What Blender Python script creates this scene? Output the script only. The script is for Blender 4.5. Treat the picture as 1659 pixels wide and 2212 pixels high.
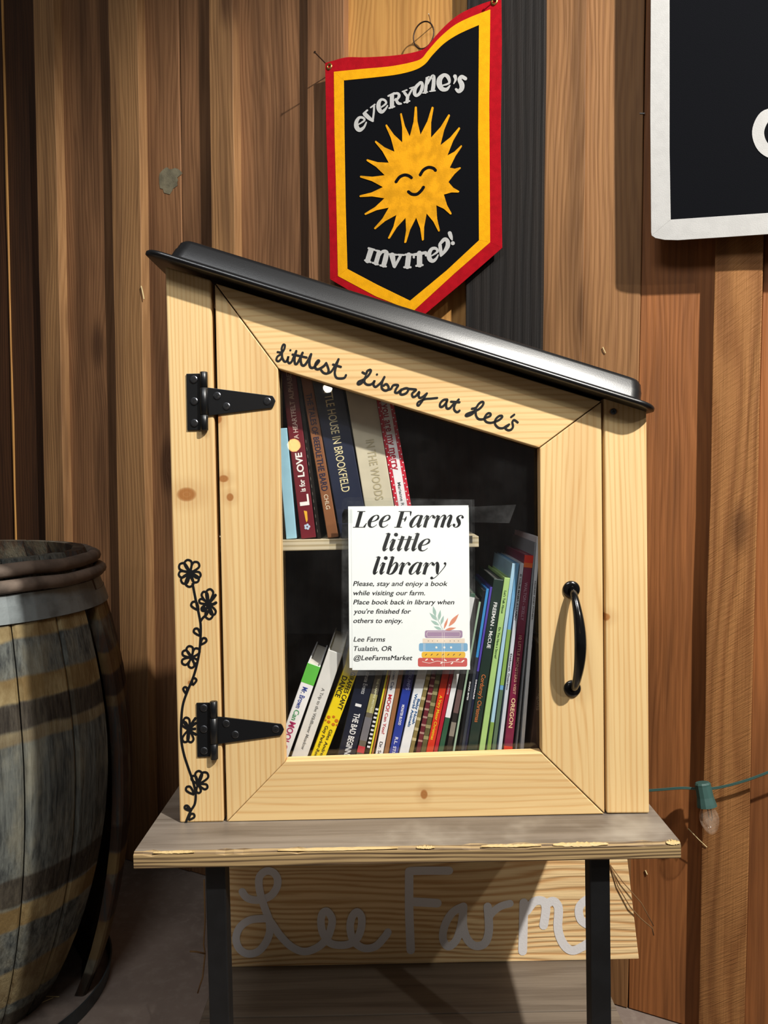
import bpy, bmesh, math, random
from mathutils import Vector, Matrix
R = math.radians
random.seed(7)
scn = bpy.context.scene
for o in list(bpy.data.objects): bpy.data.objects.remove(o)
col = scn.collection

# ------------------------------------------------------------------ camera, world, lights, exposure
W, H_, F, PITCH, CH = 1659, 2212, 1661.0, R(3.0), 1.12
cd = bpy.data.cameras.new('camera'); cam = bpy.data.objects.new('camera', cd); col.objects.link(cam)
cd.sensor_fit = 'HORIZONTAL'; cd.sensor_width = 36.0; cd.lens = 36.0 * F / W
cd.clip_start = 0.02
cam.location = (0, 0, CH); cam.rotation_euler = (R(90) - PITCH, 0, 0)
scn.camera = cam
world = bpy.data.worlds.new('barn_air'); scn.world = world; world.use_nodes = True
world.node_tree.nodes['Background'].inputs[0].default_value = (1.0, 0.95, 0.90, 1)
world.node_tree.nodes['Background'].inputs[1].default_value = 0.085
scn.view_settings.view_transform = 'Standard'; scn.view_settings.look = 'None'
scn.view_settings.gamma = 1; scn.view_settings.use_curve_mapping = False
scn.view_settings.exposure = -0.17

def lamp(name, loc, target, energy, size, color=(1, .87, .72), spot=None, blend=.3):
    l = bpy.data.lights.new(name, 'SPOT' if spot else 'POINT'); l.energy = energy; l.color = color
    l.shadow_soft_size = size
    if spot: l.spot_size = R(spot); l.spot_blend = blend
    o = bpy.data.objects.new(name, l); col.objects.link(o); o.location = loc
    o.rotation_euler = (Vector(target) - Vector(loc)).to_track_quat('-Z', 'Y').to_euler()
    return o
lamp('ceiling_lamp', (1.35, -.5, 3.25), (-.2, 1.35, 1.1), 740, .035, (1, .96, .89), 58, .6)
lamp('barn_lamp', (2.35, -1.75, 3.4), (-.3, 1.2, 1.3), 110, .035, (1, .96, .90), 38, .5)
def area(name, loc, target, energy, sx, sy, color):
    l = bpy.data.lights.new(name, 'AREA'); l.shape = 'RECTANGLE'; l.size = sx; l.size_y = sy; l.energy = energy; l.color = color
    o = bpy.data.objects.new(name, l); col.objects.link(o); o.location = loc
    o.rotation_euler = (Vector(target) - Vector(loc)).to_track_quat('-Z', 'Y').to_euler(); return o
area('soft_fill', (-.5, -.45, 2.9), (.0, 1.2, .9), 24, .9, .5, (.96, .98, 1))  # added soft light out of view, fills shade and gives the lid sheen
lamp('string_bulb', (-.457, -1.75, 1.3516), (0, 1, 1.1), 1.2, .032, (1, .55, .18))
lamp('string_bulb', (-.285, -1.74, 1.639), (0, 1, 1.1), 1.5, .022, (1, .95, .8))

# ------------------------------------------------------------------ frames (all things stand on real planes)
CR = Matrix.Rotation(R(90) - PITCH, 4, 'X')
def ray(px, py):
    return (CR @ Vector(((px - 829.5) / F, (1106 - py) / F, -1.0))).normalized()
def unproj(M, px, py, y):
    """point where the sight line meets the plane y=const of frame M, in that frame"""
    I = M.inverted(); o = I @ Vector((0, 0, CH)); d = I.to_3x3() @ ray(px, py)
    t = (y - o.y) / d.y
    return o + d * t
def unproj_z(M, px, py, z):
    I = M.inverted(); o = I @ Vector((0, 0, CH)); d = I.to_3x3() @ ray(px, py)
    t = (z - o.z) / d.z
    return o + d * t
_p0 = unproj(Matrix.Identity(4), 895, 1768, 1.04)
G = Matrix.Translation(_p0) @ Matrix.Rotation(R(-1.15), 4, 'Y') @ Matrix.Rotation(R(-1.0), 4, 'X')   # stand + book box
WY = R(-27.0)
WF = Matrix.Translation((.549, 1.54, 0)) @ Matrix.Rotation(WY, 4, 'Z')                                # barn wall
def g(px, py, y=0.0):
    p = unproj(G, px, py, y); return (p.x, p.z)
def w(px, py, h=0.0):
    p = unproj(WF, px, py, -h); return (p.x, p.z)

# ------------------------------------------------------------------ materials
def lin(c):
    if isinstance(c, str): c = tuple(int(c[i:i+2], 16) / 255 for i in (0, 2, 4))
    return tuple((v / 12.92 if v <= .04045 else ((v + .055) / 1.055) ** 2.4) for v in c[:3]) + (1,)
class NT:
    def __init__(s, name):
        s.m = bpy.data.materials.new(name); s.m.use_nodes = True; s.t = s.m.node_tree
        s.b = s.t.nodes['Principled BSDF']
    def n(s, typ, **k):
        x = s.t.nodes.new(typ)
        for a, v in k.items(): setattr(x, a, v)
        return x
    def l(s, a, b): s.t.links.new(a, b)
    def math(s, op, a, b=None, c=None, clamp=False):
        x = s.n('ShaderNodeMath', operation=op); x.use_clamp = clamp
        for i, v in enumerate((a, b, c)):
            if v is None: continue
            if isinstance(v, (int, float)): x.inputs[i].default_value = v
            else: s.l(v, x.inputs[i])
        return x.outputs[0]
    def vmul(s, v, sc):
        x = s.n('ShaderNodeVectorMath', operation='MULTIPLY'); s.l(v, x.inputs[0]); x.inputs[1].default_value = sc
        return x.outputs[0]
    def noise(s, v, scale, detail=3, rough=.55):
        x = s.n('ShaderNodeTexNoise'); s.l(v, x.inputs['Vector'])
        x.inputs['Scale'].default_value = scale; x.inputs['Detail'].default_value = detail; x.inputs['Roughness'].default_value = rough
        return x.outputs[0]
    def mix(s, f, a, b):
        x = s.n('ShaderNodeMix', data_type='RGBA')
        if isinstance(f, (int, float)): x.inputs[0].default_value = f
        else: s.l(f, x.inputs[0])
        for i, v in ((6, a), (7, b)):
            if isinstance(v, tuple): x.inputs[i].default_value = v
            else: s.l(v, x.inputs[i])
        return x.outputs[2]
    def sstep(s, v, lo, hi):
        x = s.n('ShaderNodeMapRange', interpolation_type='SMOOTHSTEP'); s.l(v, x.inputs[0])
        x.inputs[1].default_value = lo; x.inputs[2].default_value = hi
        return x.outputs[0]
    def bump(s, h, st, d=.001):
        x = s.n('ShaderNodeBump'); x.inputs['Strength'].default_value = st; x.inputs['Distance'].default_value = d
        s.l(h, x.inputs['Height']); s.l(x.outputs[0], s.b.inputs['Normal'])
def plain(name, c, rough=.5, metal=0, var=.0, spec=.5, bump=0, bs=400, coat=0):
    k = NT(name); k.b.inputs['Base Color'].default_value = lin(c); k.b.inputs['Roughness'].default_value = rough
    k.b.inputs['Metallic'].default_value = metal; k.b.inputs['Specular IOR Level'].default_value = spec
    k.b.inputs['Coat Weight'].default_value = coat
    if var or bump:
        tc = k.n('ShaderNodeTexCoord').outputs['Object']
        nz = k.noise(tc, bs, 4)
        if var:
            c2 = tuple(max(0, v * (1 - var)) for v in lin(c)[:3]) + (1,)
            n2 = k.noise(tc, bs * .12, 4)
            k.l(k.mix(k.sstep(n2, .35, .65), lin(c), c2), k.b.inputs['Base Color'])
        if bump: k.bump(nz, bump, .0006)
    return k.m
def wood(name, light, mid, dark, axis='Z', ring=220, warp=26, along=1.3, contrast=.6, knots=(), vor=None,
         rough=.6, bump=.25, rnd=True, saw=0, sharp=1.6, wob=0, blotch=.25, grey=None, spec=.3, fine=.35):
    """grain in metres: rings are contour lines of a stretched field; knots bend them"""
    k = NT(name); tc = k.n('ShaderNodeTexCoord').outputs['Object']
    if rnd:
        oi = k.n('ShaderNodeObjectInfo').outputs['Random']
        cx = k.n('ShaderNodeCombineXYZ')
        k.l(k.math('MULTIPLY', oi, 37.0), cx.inputs[0]); k.l(k.math('MULTIPLY', oi, 11.0), cx.inputs[1]); k.l(k.math('MULTIPLY', oi, 23.0), cx.inputs[2])
        va = k.n('ShaderNodeVectorMath', operation='ADD'); k.l(tc, va.inputs[0]); k.l(cx.outputs[0], va.inputs[1]); v = va.outputs[0]
    else: v = tc
    sep = k.n('ShaderNodeSeparateXYZ'); k.l(v, sep.inputs[0])
    X, Y, Z = sep.outputs
    if axis == 'Z': across, al = X, Z; st = (1, 1, .12)
    else: across, al = Z, X; st = (.12, 1, 1)
    sv = k.vmul(v, st)
    low = k.noise(k.vmul(v, (7, 7, along) if axis == 'Z' else (along, 7, 7)), 1.0, 2, .5)
    f = k.math('ADD', k.math('MULTIPLY', across, ring), k.math('MULTIPLY', low, warp))
    f = k.math('ADD', f, k.math('MULTIPLY', Y, ring * .5))
    if wob:
        f = k.math('ADD', f, k.math('MULTIPLY', k.noise(k.vmul(v, (90, 90, 5) if axis == 'Z' else (5, 90, 90)), 1.0, 2, .5), wob))
    kmask = None
    for (kx, kz, kr) in knots:
        s2 = k.n('ShaderNodeSeparateXYZ'); k.l(tc, s2.inputs[0])
        dx = k.math('SUBTRACT', s2.outputs[0], kx); dz = k.math('SUBTRACT', s2.outputs[2], kz)
        a, b_ = (dx, dz) if axis == 'Z' else (dz, dx)
        d2 = k.math('ADD', k.math('MULTIPLY', a, a), k.math('MULTIPLY', k.math('MULTIPLY', b_, b_), 1.9 if kr > .006 else .8))
        d = k.math('DIVIDE', k.math('SQRT', d2), kr)
        bend = k.math('DIVIDE', k.math('MULTIPLY', a, 700 * kr), k.math('ADD', k.math('MULTIPLY', d, d), .6))
        f = k.math('ADD', f, k.math('MULTIPLY', bend, 6))
        mk = k.math('SUBTRACT', 1.0, k.sstep(d, .75, 1.1))
        halo = k.math('MULTIPLY', k.math('SUBTRACT', 1.0, k.sstep(d, .9, 3.2)), .25)
        rings = k.math('MULTIPLY', k.math('SINE', k.math('MULTIPLY', d, 14)), .12)
        mk = k.math('ADD', k.math('MULTIPLY', mk, k.math('ADD', .8, rings)), halo)
        kmask = mk if kmask is None else k.math('MAXIMUM', kmask, mk)
    if vor:
        vs, vr, vk = vor
        vt = k.n('ShaderNodeTexVoronoi'); vt.inputs['Scale'].default_value = 1.0
        k.l(k.vmul(v, (vs, vs, vs * .35) if axis == 'Z' else (vs * .35, vs, vs)), vt.inputs['Vector'])
        vd = vt.outputs['Distance']
        f = k.math('ADD', f, k.math('DIVIDE', vk, k.math('ADD', k.math('MULTIPLY', vd, 9), .35)))
        mk = k.math('MULTIPLY', k.math('SUBTRACT', 1.0, k.sstep(vd, vr * .6, vr * 1.6)), .75)
        kmask = mk if kmask is None else k.math('MAXIMUM', kmask, mk)
    ringv = k.math('ADD', k.math('MULTIPLY', k.math('SINE', f), .5), .5)
    ringv = k.math('POWER', ringv, sharp)
    streak = k.noise(k.vmul(v, (320, 320, 6) if axis == 'Z' else (6, 320, 320)), 1.0, 4, .6)
    tint = k.noise(k.vmul(v, (14, 14, 1.2) if axis == 'Z' else (1.2, 14, 14)), 1.0, 3, .6)
    fac = k.math('ADD', k.math('MULTIPLY', ringv, contrast), k.math('MULTIPLY', k.math('SUBTRACT', streak, .5), fine * 2), clamp=True)
    c = k.mix(fac, lin(light), lin(mid))
    c = k.mix(k.math('MULTIPLY', k.sstep(tint, .38, .72), blotch), c, lin(dark))
    if grey:
        gn = k.noise(k.vmul(v, (5, 5, 3)), 1.0, 4, .65)
        c = k.mix(k.math('MULTIPLY', k.sstep(gn, .5, .75), .6), c, lin(grey))
    if kmask is not None: c = k.mix(kmask, c, lin(dark))
    hgt = k.math('ADD', k.math('MULTIPLY', ringv, -.6), streak)
    if saw:
        sw = k.noise(k.vmul(v, (60, 60, 420)), 1.0, 2, .6)
        mp = k.n('ShaderNodeMapping'); k.l(v, mp.inputs[0]); mp.inputs['Rotation'].default_value = (0, R(38), 0)
        mp2 = k.vmul(mp.outputs[0], (25, 25, 520))
        sw = k.noise(mp2, 1.0, 2, .5)
        hgt = k.math('ADD', hgt, k.math('MULTIPLY', sw, saw * 2))
        c = k.mix(k.math('MULTIPLY', k.sstep(sw, .5, .7), .25 * saw), c, lin(light))
    k.l(c, k.b.inputs['Base Color']); k.b.inputs['Roughness'].default_value = rough
    k.b.inputs['Specular IOR Level'].default_value = spec
    k.bump(hgt, bump, .0012)
    return k.m

# ------------------------------------------------------------------ object helpers
def link(name, me_or_none, parent=None, M=None):
    o = bpy.data.objects.new(name, me_or_none); col.objects.link(o)
    if parent is not None: o.parent = parent
    if M is not None: o.matrix_basis = M
    return o
def tag(o, label, cat, group=None, kind=None):
    o['label'] = label
    if cat: o['category'] = cat
    if group: o['group'] = group
    if kind: o['kind'] = kind
    return o
def thing(name, label, cat, M=Matrix.Identity(4), group=None):
    return tag(link(name, None, None, M), label, cat, group)
class MB:
    """mesh builder in frame coordinates; off is subtracted from every vertex (the thing's base)"""
    def __init__(s, off=(0, 0, 0)): s.v = []; s.f = []; s.off = Vector(off); s.mi = []; s.cur = 0
    def add(s, vs, fs):
        b = len(s.v); s.v += [tuple(Vector(p) - s.off) for p in vs]
        for f in fs: s.f.append(tuple(b + i for i in f)); s.mi.append(s.cur)
        return s
    def box(s, x0, x1, y0, y1, z0, z1):
        vs = [(x, y, z) for z in (z0, z1) for y in (y0, y1) for x in (x0, x1)]
        return s.add(vs, [(0, 2, 3, 1), (4, 5, 7, 6), (0, 1, 5, 4), (2, 6, 7, 3), (0, 4, 6, 2), (1, 3, 7, 5)])
    def prism(s, poly, y0, y1):
        """poly: (x,z) points, extruded from y0 (front) to y1 (back)"""
        a = sum(poly[i][0] * poly[(i + 1) % len(poly)][1] - poly[(i + 1) % len(poly)][0] * poly[i][1] for i in range(len(poly)))
        if a < 0: poly = poly[::-1]
        n = len(poly)
        vs = [(p[0], y0, p[1]) for p in poly] + [(p[0], y1, p[1]) for p in poly]
        fs = [tuple(range(n)), tuple(range(2 * n - 1, n - 1, -1))]
        for i in range(n):
            j = (i + 1) % n; fs.append((i, n + i, n + j, j))
        return s.add(vs, fs)
    def tube(s, pts, r, seg=8, cap=True):
        pts = [Vector(p) for p in pts]; n = len(pts)
        rs = r if isinstance(r, (list, tuple)) else [r] * n
        vs = []; prev = None
        for i, p in enumerate(pts):
            t = (pts[min(i + 1, n - 1)] - pts[max(i - 1, 0)]).normalized()
            if prev is None:
                a = Vector((0, 0, 1)) if abs(t.z) < .9 else Vector((1, 0, 0)); u = t.cross(a).normalized()
            else: u = (prev - t * prev.dot(t)).normalized()
            prev = u; q = t.cross(u)
            for k in range(seg):
                an = 2 * math.pi * k / seg; vs.append(p + (u * math.cos(an) + q * math.sin(an)) * rs[i])
        fs = []
        for i in range(n - 1):
            for k in range(seg):
                k2 = (k + 1) % seg; fs.append((i * seg + k, i * seg + k2, (i + 1) * seg + k2, (i + 1) * seg + k))
        if cap: fs.append(tuple(range(seg - 1, -1, -1))); fs.append(tuple((n - 1) * seg + k for k in range(seg)))
        return s.add(vs, fs)
    def lathe(s, c, axis, prof, seg=24):
        """prof: (r, d) pairs along unit axis from centre c"""
        axis = Vector(axis).normalized(); a = Vector((0, 0, 1)) if abs(axis.z) < .9 else Vector((1, 0, 0))
        u = axis.cross(a).normalized(); q = axis.cross(u); c = Vector(c); vs = []
        for (r, d) in prof:
            for k in range(seg):
                an = 2 * math.pi * k / seg; vs.append(c + axis * d + (u * math.cos(an) + q * math.sin(an)) * r)
        fs = []
        for i in range(len(prof) - 1):
            for k in range(seg):
                k2 = (k + 1) % seg; fs.append((i * seg + k, i * seg + k2, (i + 1) * seg + k2, (i + 1) * seg + k))
        fs.append(tuple(range(seg - 1, -1, -1))); fs.append(tuple((len(prof) - 1) * seg + k for k in range(seg)))
        return s.add(vs, fs)
    def obj(s, name, mats, parent=None, M=None, bevel=0, smooth=False, label=None, kind=None, seg=2):
        me = bpy.data.meshes.new(name); me.from_pydata(s.v, [], s.f)
        for m in (mats if isinstance(mats, (list, tuple)) else [mats]): me.materials.append(m)
        for i, p in enumerate(me.polygons): p.material_index = s.mi[i]; p.use_smooth = smooth
        me.validate(); me.update()
        bm = bmesh.new(); bm.from_mesh(me); bmesh.ops.recalc_face_normals(bm, faces=bm.faces); bm.to_mesh(me); bm.free()
        o = link(name, me, parent, M)
        if bevel:
            b = o.modifiers.new('bevel', 'BEVEL'); b.width = bevel; b.segments = seg; b.limit_method = 'ANGLE'; b.angle_limit = R(35)
        if label: o['label'] = label
        if kind: o['kind'] = kind
        return o
def cr(pts, n=6):
    """Catmull-Rom through points of any dimension"""
    if len(pts) < 3: return [tuple(p) for p in pts]
    P = [pts[0]] + list(pts) + [pts[-1]]; out = []
    for i in range(1, len(P) - 2):
        for k in range(n):
            t = k / n
            out.append(tuple(.5 * (2 * b + (c - a) * t + (2 * a - 5 * b + 4 * c - d) * t * t + (3 * b - a - 3 * c + d) * t ** 3)
                             for a, b, c, d in zip(P[i - 1], P[i], P[i + 1], P[i + 2])))
    out.append(tuple(pts[-1])); return out
class Ink:
    """flat lettering: brush strokes, discs, polygons and type, mapped by fn(u,v)->(x,z) at a given y"""
    def __init__(s, fn, y, off=(0, 0, 0)): s.fn = fn; s.y = y; s.mb = MB(off); s.k = 0; s.ramp = 0
    def _put(s, pts, fs, ramp=0):
        s.k += 1; y = s.y - s.k * 2e-6
        s.mb.add([(lambda q: (q[0], y - ramp * (i // 2), q[1]))(s.fn(*p)) for i, p in enumerate(pts)], fs)
    def disc(s, x, y, r, ry=None, n=14):
        ry = ry or r
        s._put([(x + r * math.cos(2 * math.pi * i / n), y + ry * math.sin(2 * math.pi * i / n)) for i in range(n)], [tuple(range(n))])
    def poly(s, pts): s._put(pts, [tuple(range(len(pts)))])
    def stroke(s, pts, wd=None, n=6, caps=True, smooth=True):
        p = [(a[0], a[1], a[2] if len(a) > 2 else wd) for a in pts]
        p = cr(p, n) if smooth else p
        L = []
        for i, q in enumerate(p):
            a = p[max(i - 1, 0)]; b = p[min(i + 1, len(p) - 1)]
            dx, dy = b[0] - a[0], b[1] - a[1]; m = math.hypot(dx, dy) or 1
            h = q[2] / 2; nx, ny = -dy / m * h, dx / m * h
            L += [(q[0] + nx, q[1] + ny), (q[0] - nx, q[1] - ny)]
        s._put(L, [(2 * i, 2 * i + 1, 2 * i + 3, 2 * i + 2) for i in range(len(p) - 1)], s.ramp)
        if caps:
            s.disc(p[0][0], p[0][1], p[0][2] / 2, n=10); s.disc(p[-1][0], p[-1][1], p[-1][2] / 2, n=10)
    def type(s, body, x0, x1, base, cap, shear=0, bold=0):
        vs, fs = type_mesh(body, shear, bold)
        xs = [v[0] for v in vs]; a, b = min(xs), max(xs)
        s._put([(x0 + (v[0] - a) / (b - a) * (x1 - x0), base + v[1] / .73 * cap) for v in vs], fs)
    def obj(s, name, mat, parent, label=None, M=None): return s.mb.obj(name, mat, parent, M, label=label)
_tc = {}
def type_mesh(body, shear=0, bold=0):
    key = (body, shear, bold)
    if key not in _tc:
        c = bpy.data.curves.new('type', 'FONT'); c.body = body; c.shear = shear; c.offset = bold; c.resolution_u = 3
        o = bpy.data.objects.new('type', c); col.objects.link(o)
        dg = bpy.context.evaluated_depsgraph_get(); me = bpy.data.meshes.new_from_object(o.evaluated_get(dg))
        _tc[key] = ([(v.co.x, v.co.y) for v in me.vertices], [tuple(p.vertices) for p in me.polygons])
        bpy.data.objects.remove(o); bpy.data.meshes.remove(me); bpy.data.curves.remove(c)
    return _tc[key]
def gz(y=0.0): return lambda px, py: g(px, py, y)

# ------------------------------------------------------------------ palette
def gk(px, py, r): x, z = g(px, py); return (x, z, r)
PW = dict(light='DDBE88', mid='BF8B4C', dark='A06A38', contrast=.42, bump=.10, rough=.5, fine=.42, blotch=.22, spec=.35, sharp=3.2, wob=7)
m_post_l = wood('pine_left_post', knots=[gk(403, 1068, .0135), gk(410, 1475, .003)], rnd=False, ring=1150, warp=30, along=.9, **PW)
m_post_r = wood('pine_right_post', knots=[gk(1306, 1333, .008), gk(1325, 889, .0065)], rnd=False, ring=900, warp=34, along=.8, **PW)
m_stile_l = wood('pine_left_stile', knots=[gk(483, 1034, .007), gk(497, 1074, .005), gk(470, 905, .006)], rnd=False, ring=800, warp=36, along=.8, **PW)
m_stile_r = wood('pine_right_stile', knots=[], rnd=False, ring=620, warp=60, along=.9, **PW)
m_rail_t = wood('pine_top_rail', axis='X', knots=[], rnd=False, ring=800, warp=40, along=.9, **PW)
m_rail_b = wood('pine_bottom_rail', axis='X', knots=[gk(916, 1716, .007)], rnd=False, ring=620, warp=50, along=.9, **PW)
m_ply = wood('plywood_edge', 'CFC3A6', 'A89670', '6F5D40', axis='X', ring=900, warp=8, along=.5, contrast=.9, bump=.1)
m_shade_ply = wood('shade_dark_panel', '3A2A1E', '2A1D14', '18100B', axis='Z', ring=300, rough=.7)  # dark colour stands in for the shade inside the box
m_black_plastic = plain('black_plastic_shell', '0B0B0D', .33, spec=.75, bump=.12, bs=900)
m_black_iron = plain('black_iron', '101113', .34, spec=.5, bump=.06, bs=700)
m_gloss_black = plain('gloss_black_enamel', '0A0A0B', .16, spec=.6)
m_screw = plain('steel_screw', '55565A', .3, metal=.9)
m_slot = plain('screw_slot', '060606', .6)
m_vinyl = plain('black_vinyl', '0D0E10', .45)
m_table = wood('weathered_tabletop', '857B70', '5A5046', '3C332B', axis='X', ring=420, warp=50, along=1.0, contrast=.45, rnd=False, rough=.42, bump=.3, blotch=.55, spec=.45, vor=(4, .1, 5), fine=.8, grey='A59D90', wob=6)
m_table_edge = wood('weathered_board_edge', 'A58B62', '4F3C2B', '3A2A1E', axis='X', ring=1150, warp=40, along=1.2, contrast=.85, fine=.7, wob=9, rnd=False, rough=.6, bump=.5)
m_shelfboard = wood('grey_brown_shelf_board', '7C7062', '5A4E43', '3C322A', axis='X', ring=420, fine=.7, wob=6, warp=40, along=1.0, contrast=.5, rough=.55, bump=.3, blotch=.4)
m_leg = plain('black_painted_steel', '0E0F11', .5, spec=.45, var=.4, bump=.25, bs=260)
m_sign = wood('sign_board', 'F0D29E', 'C08A50', '94602F', axis='X', ring=520, sharp=1.8, wob=6, warp=75, along=1.5, contrast=.75, rnd=False, rough=.75, bump=.9, blotch=.25, vor=(2.6, .06, 6))
m_paint = plain('white_brush_paint', 'D9D6D6', .6, bump=.5, bs=300)
m_twine = plain('jute_twine', '7A5B38', .9, bump=.6, bs=900)
m_felt_red = plain('red_felt', 'A80F1C', .95, spec=.1, var=.15, bump=.6, bs=600)
m_felt_yel = plain('yellow_felt', 'E9A512', .95, spec=.1, var=.1, bump=.6, bs=600)
m_felt_sun = plain('golden_felt', 'E8A21A', .95, spec=.1, var=.25, bump=.6, bs=300)
m_felt_blk = plain('black_felt', '0C0D11', .95, spec=.08, bump=.6, bs=600)
m_felt_wht = plain('white_felt', 'B8B7B5', .95, spec=.1, var=.06, bump=.5, bs=500)
m_brass = plain('brass', 'B58B4C', .3, metal=.9)
m_nail = plain('rusty_nail', '3A2A20', .5, metal=.6)
m_paper = plain('white_paper', 'F5F7F4', .55)
m_ink = plain('black_print', '101114', .5)
m_steel_hoop = plain('galvanised_hoop', '6F7778', .5, metal=.1, var=.5, bump=.3, bs=150)
m_floor_hoop = plain('dull_iron_hoop', '3A4042', .5, metal=.1, var=.3, bump=.3, bs=150)
m_wood_hoop = plain('bark_hoop', '75665A', .8, var=.55, bump=1.0, bs=120)
m_head = wood('barrel_head_oak', '8A8071', '6A6052', '453C32', axis='X', ring=400, warp=30, wob=5, fine=.7)
m_green = plain('green_plastic', '35544F', .5)
m_straw = plain('dry_straw', 'CDBB8A', .7)

def glassy(name, tint=(1, 1, 1, 1), rough=.02, haze=0.0, ior=1.45, hz=(.8, .8, .8, 1)):
    k = NT(name); t = k.t; tr = k.n('ShaderNodeBsdfTransparent'); tr.inputs[0].default_value = tint
    gl = k.n('ShaderNodeBsdfGlossy'); gl.inputs['Roughness'].default_value = rough
    ge = k.n('ShaderNodeNewGeometry'); dt = k.n('ShaderNodeVectorMath', operation='DOT_PRODUCT'); k.l(ge.outputs['Incoming'], dt.inputs[0]); k.l(ge.outputs['Normal'], dt.inputs[1])
    f0 = ((ior - 1) / (ior + 1)) ** 2
    sch = k.math('ADD', f0, k.math('MULTIPLY', 1 - f0, k.math('POWER', k.math('SUBTRACT', 1.0, k.math('ABSOLUTE', dt.outputs['Value'])), 5.0)), clamp=True)
    mx = k.n('ShaderNodeMixShader'); k.l(sch, mx.inputs[0]); k.l(tr.outputs[0], mx.inputs[1]); k.l(gl.outputs[0], mx.inputs[2])
    out = mx.outputs[0]
    if haze:
        df = k.n('ShaderNodeBsdfDiffuse'); df.inputs[0].default_value = hz
        m2 = k.n('ShaderNodeMixShader'); tc = k.n('ShaderNodeTexCoord').outputs['Object']
        k.l(k.math('MULTIPLY', k.sstep(k.noise(tc, 9, 6, .7), .3, .9), haze * 2), m2.inputs[0])
        k.l(out, m2.inputs[1]); k.l(df.outputs[0], m2.inputs[2]); out = m2.outputs[0]
    k.l(out, t.nodes['Material Output'].inputs['Surface']); return k.m
m_glass = glassy('door_glass', rough=.015, haze=.003)
m_lam = glassy('laminate_film', rough=.12, haze=.02, tint=(.985, .99, .99, 1), ior=1.3)
m_bulb = glassy('clear_bulb_glass', rough=.02, haze=.2, ior=1.6, hz=(.9, .75, .6, 1))

# ------------------------------------------------------------------ setting: floor
def concrete():
    k = NT('worn_concrete'); tc = k.n('ShaderNodeTexCoord').outputs['Object']
    a = k.noise(tc, 3.0, 6, .6); b = k.noise(tc, 40, 5, .6); c3 = k.noise(tc, 1.3, 3)
    c = k.mix(k.sstep(a, .35, .65), lin('8E8076'), lin('786A61')); c = k.mix(k.math('MULTIPLY', k.sstep(b, .45, .7), .35), c, lin('A3988C'))
    c = k.mix(k.math('MULTIPLY', k.sstep(c3, .55, .7), .4), c, lin('54463F'))
    k.l(c, k.b.inputs['Base Color']); k.b.inputs['Roughness'].default_value = .7; k.bump(b, .3, .002); return k.m
m_conc = concrete()
fl = MB().box(-4.5, 4.0, -4.0, 5.0, -.1, 0).obj('floor', m_conc); fl['kind'] = 'structure'; fl['label'] = 'brown-grey worn concrete floor'

# ------------------------------------------------------------------ setting: barn wall of boards and battens
WB = dict(rough=.66, bump=.55, spec=.3, ring=520, warp=60, along=1.0, blotch=.62, vor=(5.0, .12, 10), fine=.7, contrast=.42, sharp=1.2, wob=8)
mw = dict(
    brown=wood('barn_brown', '876040', '644229', '331D10', **WB),
    light=wood('barn_batten', '9A734B', '74502F', '44291A', **WB),
    dark=wood('barn_dark', '4A2D18', '331D0F', '1A0D06', **WB),
    red=wood('barn_russet', '985F33', '764623', '41240F', **WB),
    tan=wood('barn_tan', '946A42', '70492A', '43280F', **WB),
    honey=wood('barn_honey', 'C08E4E', 'A4723A', '6A4320', ring=420, warp=70, along=1.6, rough=.55, bump=.4, blotch=.3, vor=(4, .08, 9)),
    black=wood('barn_blackened', '1C1816', '100E0D', '33271D', rough=.75, bump=.9, ring=300, warp=20, along=1, blotch=.25, saw=.3),
    saw=wood('barn_rough_sawn', '9A6A3C', '754722', '482810', rough=.7, bump=.9, ring=260, warp=50, along=1.1, blotch=.4, vor=(6, .1, 7), saw=1),
)
wall = link('wall_back', None, None, WF); wall['kind'] = 'structure'; wall['label'] = 'barn wall of stained vertical boards and battens'
TOPZ = 3.0
def wall_board(pxl, pxr, h, m, name='board', refy=1019, h0=-.02, lab=None, depth=None, wob=.0015):
    x0 = w(pxl, refy, h)[0]; x1 = w(pxr, refy, h)[0]
    mb = MB(); n = 14; rr = random.Random(int(pxl * 7 + 3))
    L = []; Rr = []
    for i in range(n + 1):
        z = .002 + (TOPZ - .002) * i / n
        L.append((x0 + rr.uniform(-wob, wob), z)); Rr.append((x1 + rr.uniform(-wob, wob), z))
    y0, y1 = -h, -h0
    vs = []
    for i in range(n + 1):
        vs += [(L[i][0], y0, L[i][1]), (Rr[i][0], y0, Rr[i][1]), (Rr[i][0], y1, Rr[i][1]), (L[i][0], y1, L[i][1])]
    fs = [(0, 3, 2, 1), (4 * n, 4 * n + 1, 4 * n + 2, 4 * n + 3)]
    for i in range(n):
        for k in range(4):
            k2 = (k + 1) % 4; fs.append((4 * i + k, 4 * i + k2, 4 * i + 4 + k2, 4 * i + 4 + k))
    mb.add(vs, fs); o = mb.obj(name, m, wall, bevel=.0018)
    if lab: o['label'] = lab
    return o
MB().box(w(-700, 1019, 0)[0], w(2600, 1019, 0)[0], .022, .05, 0, TOPZ).obj('sheathing', mw['dark'], wall)
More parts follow.
